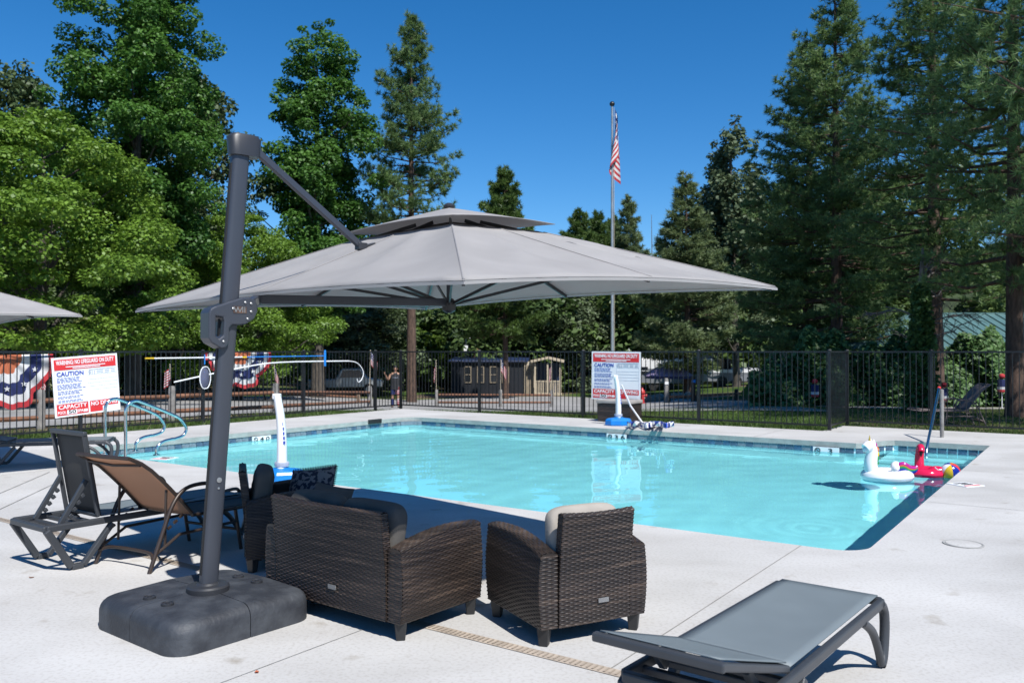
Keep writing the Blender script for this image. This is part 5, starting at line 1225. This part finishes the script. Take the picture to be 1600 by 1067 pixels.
# yard stakes with patriotic lanterns
for lab, px, py, Y in (('striped patriotic yard stake in the ivy edge near the lawn corner', 1273, 606, 26), ('striped patriotic yard stake behind the pale deck post', 1474, 612, 24.5), ('striped patriotic yard stake above the lawn lounger', 1565, 598, 25.5)):
    p = GT(px, Y); z = D(px, py, Y).z - p.z
    t = thing('yard_stake', lab, 'yard decoration', p, 0, 'patriotic yard stakes')
    MB().tube([(0, 0, -.1), (0, 0, z)], .012, 6).build('stake', m_white, t)
    MB().lathe([(.12, z - .12), (.12, z + .1)], 12).build('blue_drum', m_fblue, t); MB().lathe([(.122, z - .2), (.122, z - .12)], 12).build('white_band', m_fwhite, t); MB().lathe([(.121, z - .27), (.121, z - .2)], 12).build('red_band', m_fred, t); MB().ball((0, 0, z + .2), (.09, .09, .08)).build('top_knob', m_fred, t, 60)

# ---------------------------------------------------------------- buildings and vehicles beyond the fence
sp = GT(762, 60); sw = (820 - 705) / FPX * 60; t = thing('shed', 'long black shed with four windows and a cream porch', 'building', (sp.x, sp.y, sp.z), R(-4)); hs = 2.35
MB().box((0, 1.6, hs / 2 - .1), (sw, 3.2, hs + .2)).build('wall', m_shed, t)
for k_ in range(int(sw / .3) + 1): MB().box((-sw / 2 + k_ * .3 + .02, -.014, hs / 2), (.045, .028, hs)).build('batten', m_shed, t)
MB().box((0, 1.6, hs + .13), (sw + .5, 3.7, .07), (R(4), 0, 0)).build('roof', m_shedr, t); MB().box((0, -.1, hs + .0), (sw + .3, .05, .1)).build('fascia', m_cream, t)
for wx in (731, 751, 771, 790):
    x = (wx - 762) / FPX * 60; f_ = MB(); ww, wh, wz = .44, 1.12, 1.42
    for dx, dz, sx_, sz_ in ((-ww / 2, 0, .06, wh), (ww / 2, 0, .06, wh), (0, wh / 2, ww + .06, .06), (0, -wh / 2, ww + .06, .06), (0, 0, ww, .05)): f_.box((x + dx, -.04, wz + dz), (sx_, .05, sz_))
    wo = f_.build('window', m_doorc, t); MB().box((x, -.02, wz), (ww, .03, wh)).build('pane', m_glass, wo)
dx0 = sw / 2 + .38; MB().box((dx0, .35, hs / 2 - .1), (.76, .9, hs + .2)).build('porch_side_wall', m_cream, t)
dr = MB().box((dx0, -.13, 1.05), (.62, .05, 2.05)).build('door', m_doorc, t); MB().box((dx0, -.165, 1.45), (.3, .02, .7)).build('door_window', m_glass, dr); MB().ball((dx0 + .25, -.18, 1.0), .035, 8, 6).build('handle', m_dark, dr)
px0, px1 = sw / 2 + .78, sw / 2 + 2.55
for x in (px0, (px0 + px1) / 2, px1): 
    for y in (-.5,) if x != px1 else (-.5, 1.2): MB().box((x, y, 1.12), (.11, .11, 2.3)).build('porch_post', m_cream, t)
MB().box(((px0 + px1) / 2, .4, -.02), (px1 - px0 + .2, 2, .16)).build('porch_floor', m_cream, t)
mb = MB(); mb.box(((px0 + px1) / 2, -.5, .98), (px1 - px0, .09, .09)).box(((px0 + px1) / 2, -.5, .12), (px1 - px0, .07, .07)).box((px1, .35, .98), (.07, 1.6, .07)); mb.build('porch_rail', m_cream, t)
for k_ in range(14): MB().box((px0 + .1 + k_ * (px1 - px0 - .2) / 13, -.5, .55), (.06, .03, .8)).build('baluster', m_cream, t)
MB().box(((px0 + px1) / 2 + .0, 1.3, 1.1), (px1 - px0, .08, 2.3)).build('porch_back_wall', m_shedr, t)
mb = MB(); xm = (px0 + px1) / 2
for s_ in (-1, 1): mb.beam((xm, -.75, 2.62), (xm + s_ * 1.15, -.75, 2.36), .08, .14).beam((xm, .3, 2.68), (xm + s_ * 1.2, .3, 2.42), 2.1, .06, (0, 0, 1))
mb.build('porch_roof', m_cream, t)
ml = thing('lamp_post', 'thin post with white box above the shed roof', 'lamp post', GT(728, 63)); MB().tube([(0, 0, -.2), (0, 0, hgt(528, 63, 728))], .05, 8).build('post_shaft', m_silver, ml); MB().box((0, -.1, hgt(544, 63, 728)), (.3, .25, .4)).build('white_box', m_white, ml); MB().box((.25, -.1, hgt(525, 63, 728)), (.18, .2, .35)).build('lamp_head', m_white, ml)
vp = thing('vent_pipe', 'curved brown pipe rising behind the shed roof', 'pipe', GT(741, 64)); z = hgt(546, 64, 741); MB().tube(smoothpath([(0, 0, -.2), (0, 0, z - .5), (.05, 0, z - .1), (.2, 0, z), (.36, 0, z - .1)], 5), .09, 8).build('pipe_tube', m_rail, vp, 50)

rp_ = GT(1042, 58); t = thing('travel_trailer', 'white travel trailer with rounded front behind the lavender umbrella', 'trailer', rp_, R(3)); Lr = 6.8; hr_ = hgt(560, 58, 1042)
side = [(-Lr / 2, .5), (Lr / 2 - .9, .45), (Lr / 2, 1.1), (Lr / 2, hr_ - .9), (Lr / 2 - .25, hr_ - .3), (Lr / 2 - .8, hr_), (-Lr / 2 + .2, hr_), (-Lr / 2, hr_ - .2)]
MB().prism(side, 0, 2.4, 0, lambda p: Vector((p.x, p.z, p.y))).build('body', m_rvw, t, bevel=.08)
MB().box((-.3, -.012, 1.0), (Lr - 1.4, .03, 1.0)).build('grey_skirt', m_rvg, t); MB().box((Lr / 2 - .75, -.015, 1.6), (.9, .03, 1.7)).build('grey_front_panel', m_rvg, t)
for x in (-1.7, .9, 1.7): 
    wo = MB().box((x, -.02, hr_ - .85), (.75, .04, .55)).build('window', m_glass, t, bevel=.02); MB().box((x, -.045, hr_ - .85), (.75, .02, .03)).build('frame', m_white, wo)
MB().box((2.05, -.02, 1.5), (.62, .05, 1.75)).build('door', m_rvw, t)
for x in (-.9, .1): MB().lathe([(.0, -.1), (.34, -.1), (.36, .1), (.0, .1)], 16).build('wheel', m_tyre, t).matrix_local = Matrix.Translation((x, .15, .34)) @ Matrix.Rotation(R(90), 4, 'X')
MB().box((-1.2, 1.2, hr_ + .1), (.7, .7, .22)).build('roof_unit', m_white, t, bevel=.05); MB().tube([(-2.4, 1.2, hr_), (-2.4, 1.2, hr_ + .7)], .02, 5).build('aerial', m_white, t)
rp2 = GT(1142, 56); t = thing('travel_trailer', 'dark grey trailer with white roof unit half hidden by ivy', 'trailer', rp2, R(2)); h2 = hgt(575, 56, 1142)
MB().box((0, 1.2, h2 / 2 + .15), (3.8, 2.4, h2 - .3)).build('body', m_rvg, t, bevel=.08); MB().box((0, -.02, h2 - .2), (3.8, .04, .22)).build('white_stripe', m_rvw, t); MB().lathe([(.28, h2), (.3, h2 + .4), (.36, h2 + .5), (.2, h2 + .62)], 12, (-1.25, .8, 0)).build('roof_unit', m_rvw, t, 40)
MB().box((-.4, -.02, 1.5), (.8, .05, .7)).build('window', m_glass, t)
for x in (-.6, .4): MB().lathe([(.0, -.1), (.34, -.1), (.36, .1), (.0, .1)], 16).build('wheel', m_tyre, t).matrix_local = Matrix.Translation((x, .1, .34)) @ Matrix.Rotation(R(90), 4, 'X')
lu = GT(1044, 50); t = thing('patio_umbrella', 'lavender patio umbrella opened before the white trailer', 'umbrella', lu); zt = hgt(566, 50, 1044); zb_ = hgt(587, 50, 1044)
MB().tube([(0, 0, -.1), (0, 0, zt)], .03, 8).build('pole', m_wood, t)
MB().grid(lambda u, v: Vector((1.45 * v * math.cos(u * 6.2832) * (1 - .05 * math.cos(u * 6.2832 * 8) * v), 1.45 * v * math.sin(u * 6.2832) * (1 - .05 * math.cos(u * 6.2832 * 8) * v), zt - (zt - zb_) * v ** 1.4)), 48, 6).build('canopy', m_lav, t, 30)
MB().grid(lambda u, v: Vector((1.38 * math.cos(u * 6.2832), 1.38 * math.sin(u * 6.2832), zb_ + .01 - .16 * v)), 48, 1).build('valance', m_fblue, t)

def picnic_table(label, px, Y, rz):
    t = thing('picnic_table', label, 'picnic table', GT(px, Y), rz, 'picnic tables across the road')
    for k_ in range(5): MB().box((0, -.3 + .15 * k_, .75), (1.8, .135, .04)).build('table_plank', m_wood, t)
    for s_ in (-1, 1):
        for q in (0, 1): MB().box((0, s_ * (.62 + .14 * q), .45), (1.8, .125, .04)).build('seat_plank', m_wood, t)
        mb = MB(); mb.beam((s_ * .65, -.3, .73), (s_ * .65, -.62, 0), .045, .09).beam((s_ * .65, .3, .73), (s_ * .65, .62, 0), .045, .09).beam((s_ * .65, -.78, .42), (s_ * .65, .78, .42), .04, .08); mb.build('leg_frame', m_wood, t)
for lab, px, Y, rz in (('dark picnic table behind the skimmer net', 312, 37, .2), ('dark picnic table below the middle bunting', 385, 38, -.1), ('dark picnic table left of the slim sweetgum trunk', 452, 41, .15)): picnic_table(lab, px, Y, rz)

cp = GT(540, 52); t = thing('parked_car', 'silver pickup parked behind the slim sweetgum trunk', 'car', cp, R(8))
body = [(-2.2, .45), (-2.2, .95), (-.7, 1.0), (-.55, 1.0), (-.2, 1.62), (.95, 1.65), (1.35, 1.1), (2.2, .95), (2.3, .5)]
MB().prism(body, -.85, .85, 0, lambda p: Vector((p.x, p.z, p.y))).build('body', m_car, t, bevel=.06)
MB().prism([(-.3, 1.08), (-.1, 1.52), (.9, 1.55), (1.15, 1.1)], -.86, .86, 0, lambda p: Vector((p.x, p.z, p.y))).build('window', m_glass, t)
for x in (-1.4, 1.45):
    for y in (-.78, .78):
        wo = MB().lathe([(.18, -.1), (.36, -.1), (.38, 0), (.36, .1), (.18, .1)], 18).build('wheel', m_tyre, t); wo.matrix_local = Matrix.Translation((x, y, .37)) @ Matrix.Rotation(R(90), 4, 'X'); MB().lathe([(0, -.105), (.19, -.104), (.19, .104), (0, .105)], 14).build('rim', m_plate, wo)
for y in (-.6, .6): MB().box((2.27, y, .8), (.06, .3, .16)).build('headlight', m_white, t)
hp = GT(1003, 40); t = thing('fire_hydrant', 'red fire hydrant beyond the fence beside the level sign', 'hydrant', hp)
MB().lathe([(.17, 0), (.17, .05), (.11, .07), (.11, .5), (.15, .52), (.15, .56), (.13, .64), (.06, .72), (.04, .78), (0, .78)], 14).build('barrel', m_hyd, t, 40)
for a in (-1, 1): MB().lathe([(.06, 0), (.06, .1), (.075, .1), (.075, .14), (0, .14)], 10).build('outlet_cap', m_hyd, t).matrix_local = Matrix.Translation((a * .09, 0, .4)) @ Matrix.Rotation(R(90 * a), 4, 'Y')
tb = thing('small_table', 'small yellow topped stand beside the hydrant', 'table', GT(1004, 46)); z = hgt(599, 46, 1004); MB().box((0, 0, z), (.5, .4, .08)).build('table_top', m_yel, tb); MB().box((0, 0, z / 2), (.12, .12, z)).build('post', m_rail, tb)
rk = MB(); bm = bmesh.new(); bmesh.ops.create_icosphere(bm, subdivisions=2, radius=.22)
for v in bm.verts: v.co *= 1 + .25 * math.sin(v.co.x * 17 + v.co.y * 11) * .7 + random.uniform(-.08, .08)
rme = bpy.data.meshes.new('rock'); bm.to_mesh(rme); bm.free(); rme.materials.append(m_stone)
for k_ in range(13):
    px = 1014 + k_ * 5.2 + random.uniform(-2, 2); p = GT(px, 43 + random.uniform(-.5, .8)); o = link('rock', rme, None, loc=p + Vector((0, 0, .1)), rot=(random.uniform(0, 3), random.uniform(0, 3), 0)); o.scale = [random.uniform(.7, 1.3) for _ in range(3)]
    tag(o, 'tan rock in the row between hydrant and trailers', 'rock', 'rocks edging the trailer site')
for lab, px, Y in (('dark wooden post left of the big fence post by the trailers', 1083, 36), ('thin grey post in front of the lavender umbrella', 1041, 37)):
    p = GT(px, Y); t = thing('wooden_post', lab, 'post', p); MB().lathe([(.1, -.1), (.09, 1.05), (.06, 1.12), (0, 1.12)], 9).build('post_shaft', m_wood if 'dark' in lab else m_logg, t, 40); MB().box((0, -.1, .9), (.16, .02, .12)).build('post_plate', m_white if 'thin' in lab else m_blue, t)
log_fence('low dark log barrier before the trailer site', [GT(1045, 38), GT(1090, 36), GT(1150, 35), GT(1190, 33)], (.6,), .45, .08, m_wood)

# pavilion with green standing seam roof
Y0 = 32; pc = GT(1620, Y0 + 3); ez = D(1345, 545, Y0).z; L_ = D(1345, 545, Y0); rz_ = D(1485, 490, Y0 + 4).z
t = thing('pavilion', 'open picnic pavilion with green metal hip roof', 'pavilion', (L_.x, Y0, tz(L_.x, Y0))); o_ = Vector(t.location)
xl = 0; xr = 13.5; yd = 8.0; e0 = ez - o_.z; r0 = rz_ - o_.z; rx0 = 3.9; rx1 = 9.6
A, B, C_, D_ = Vector((xl, 0, e0)), Vector((xr, 0, e0)), Vector((xr, yd, e0)), Vector((xl, yd, e0)); R0, R1 = Vector((rx0, yd / 2, r0)), Vector((rx1, yd / 2, r0))
MB().add([A, B, C_, D_, R0, R1], [(0, 1, 5, 4), (1, 2, 5), (2, 3, 4, 5), (3, 0, 4)]).build('roof', m_green, t)
x = .25
while x < xr - .2:
    f_ = min(1, x / rx0, (xr - x) / (xr - rx1)); a = Vector((x, 0, e0 + .02)); b = Vector((x, yd / 2 * f_, e0 + (r0 - e0) * f_ + .02)); MB().beam(a, b, .035, .05).build('roof_seam', m_green, t); x += .42
y = .4
while y < yd - .3:
    f_ = min(y / (yd / 2), (yd - y) / (yd / 2)); MB().beam((0, y, e0 + .02), (rx0 * f_, y, e0 + (r0 - e0) * f_ + .02), .035, .05).build('roof_seam', m_green, t); y += .42
mb = MB(); mb.beam(A, R0, .1, .06).beam(B, R1, .1, .06).beam(R0, R1, .14, .08); mb.build('ridge_cap', m_green, t)
mb = MB(); mb.box((xr / 2, .02, e0 - .12), (xr, .08, .2)).box((.02, yd / 2, e0 - .12), (.08, yd, .2)); mb.build('eave_beam', m_wood, t)
for x in (.6, 4.5, 8.8, 12.9):
    for y in (.6, yd - .6): MB().box((x, y, (e0 - .1) / 2 - .15), (.2, .2, e0 + .1)).build('post', m_wood, t)

# ---------------------------------------------------------------- the person at the gate
def person():
    p0 = GT(618, 34.8); t = thing('person', 'person in dark tank top waving from beyond the fence corner', 'person', p0, R(8)); t.scale = (1, 1, 1)
    J = [((0, 0, .98), (.15, .11)), ((0, 0, 1.12), (.14, .10)), ((0, -.01, 1.3), (.165, .11)), ((0, 0, 1.42), (.12, .085)), ((0, -.01, 1.5), (.055, .055)), ((0, -.03, 1.60), (.078, .09)), ((0, -.025, 1.70), (.072, .088)),
         ((-.19, 0, 1.40), (.06, .06)), ((-.30, -.06, 1.17), (.043, .043)), ((-.40, -.22, 1.36), (.03, .03)), ((-.43, -.25, 1.44), (.03, .02)),
         ((.19, 0, 1.40), (.06, .06)), ((.25, .02, 1.13), (.043, .043)), ((.24, -.06, .88), (.03, .03)), ((.24, -.08, .80), (.028, .02)),
         ((-.09, 0, .88), (.09, .095)), ((-.11, -.01, .5), (.06, .065)), ((-.12, .02, .1), (.04, .045)), ((-.13, -.1, .04), (.045, .03)),
         ((.09, 0, .88), (.09, .095)), ((.11, -.02, .5), (.06, .065)), ((.12, .02, .1), (.04, .045)), ((.15, -.1, .04), (.045, .03))]
    Ed = [(0, 1), (1, 2), (2, 3), (3, 4), (4, 5), (5, 6), (3, 7), (7, 8), (8, 9), (9, 10), (3, 11), (11, 12), (12, 13), (13, 14), (0, 15), (15, 16), (16, 17), (17, 18), (0, 19), (19, 20), (20, 21), (21, 22)]
    def finger(base, d, spread, n0):
        for k_ in range(5):
            f_ = (k_ - 2) * .2; ln = (.05, .065, .07, .065, .05)[k_]
            dd = (d + spread * f_ * (1.9 if k_ == 0 else 1)).normalized(); i = len(J)
            J.append(((Vector(base) + dd * ln * .6)[:], (.0095, .0095))); J.append(((Vector(base) + dd * ln * 1.15 + Vector((0, -.008, 0)))[:], (.008, .008))); Ed.append((n0, i)); Ed.append((i, i + 1))
    finger(J[10][0], Vector((0, -.05, 1)), Vector((1, 0, 0)), 10); finger(J[14][0], Vector((0, -.2, -1)), Vector((0, 1, 0)), 14)
    me = bpy.data.meshes.new('body'); me.from_pydata([j[0] for j in J], Ed, []); o = link('body', me, t); me.materials.append(m_skin)
    sk = o.modifiers.new('Skin', 'SKIN'); sk.use_smooth_shade = True
    for i, j in enumerate(J): me.skin_vertices[0].data[i].radius = j[1]
    me.skin_vertices[0].data[0].use_root = True
    o.modifiers.new('Sub', 'SUBSURF').levels = 1; o.modifiers['Sub'].render_levels = 2
    # clothing
    def ringtube(name, secs, mat, n=16): return MB().add(*(lambda vs: (vs, [(i * n + j, i * n + (j + 1) % n, (i + 1) * n + (j + 1) % n, (i + 1) * n + j) for i in range(len(secs) - 1) for j in range(n)]))([Vector((cx + rx * math.cos(2 * math.pi * j / n), cy + ry * math.sin(2 * math.pi * j / n), z)) for (cx, cy, z, rx, ry) in secs for j in range(n)])).build(name, mat, t, 60)
    tt = ringtube('tank_top', [(0, 0, .78, .21, .16), (0, 0, .95, .205, .155), (0, -.005, 1.12, .185, .145), (0, -.01, 1.28, .20, .15), (0, 0, 1.4, .165, .125), (0, 0, 1.45, .12, .09), (0, -.005, 1.475, .075, .07)], m_tank_top)
    MB().box((0, -.158, 1.27), (.2, .006, .016)).build('chest_print', m_greyp, tt)
    for sx, ms in ((-1, m_fblue), (1, m_fwhite)):
        ringtube('shorts_leg', [(sx * .085, 0, .92, .115, .13), (sx * .095, 0, .75, .11, .12), (sx * .105, 0, .58, .10, .11)], ms)
        ringtube('sock', [(sx * .113, 0, .40, .068, .072), (sx * .118, .015, .25, .06, .064), (sx * .12, .02, .12, .052, .056)], ms)
        MB().ball((sx * .135, -.04, .045), (.055, .135, .05), e=.8).build('shoe', m_dark, t, 60)
        if sx > 0:
            for z in (.88, .8, .72, .64): ringtube('shorts_stripe', [(.09 + (.92 - z) * .05, 0, z, .116, .13), (.092 + (.92 - z) * .05, 0, z - .04, .115, .128)], m_fred)
            for z in (.36, .28, .2): ringtube('sock_stripe', [(.116, .008, z, .070, .074), (.117, .01, z - .04, .067, .071)], m_fred)
    hd = MB().ball((0, .0, 1.685), (.082, .098, .085)); hd.build('hair', m_hair, t, 60)
    MB().ball((0, -.12, 1.615), (.016, .022, .024)).build('nose', m_skin, t, 60)
    for sx in (-1, 1):
        MB().ball((sx * .03, -.112, 1.645), (.013, .008, .008)).build('eye', m_dark, t); MB().ball((sx * .08, -.01, 1.62), (.012, .022, .032)).build('ear', m_skin, t, 60)
    MB().box((0, -.108, 1.572), (.045, .01, .01)).build('mouth', m_fred, t)
person()

for lab, px, py, a in (('small brown dry leaf on the deck left of the base', 52, 900, .4), ('tiny orange leaf scrap on the deck before the base', 403, 1046, 1.9)):
    p = G(px, py, .006); o = MB().grid(lambda u, v: Vector(((u - .5) * .035, (v - .5) * .022 * math.sin(math.pi * min(1, .12 + u * .85)), .006 * math.cos(u * 5) * math.sin(v * 3))), 6, 4).build('dry_leaf', m_orange if 'orange' in lab else m_rail, None, 60); o.location = p; o.rotation_euler = (0, 0, a); tag(o, lab, 'leaf')
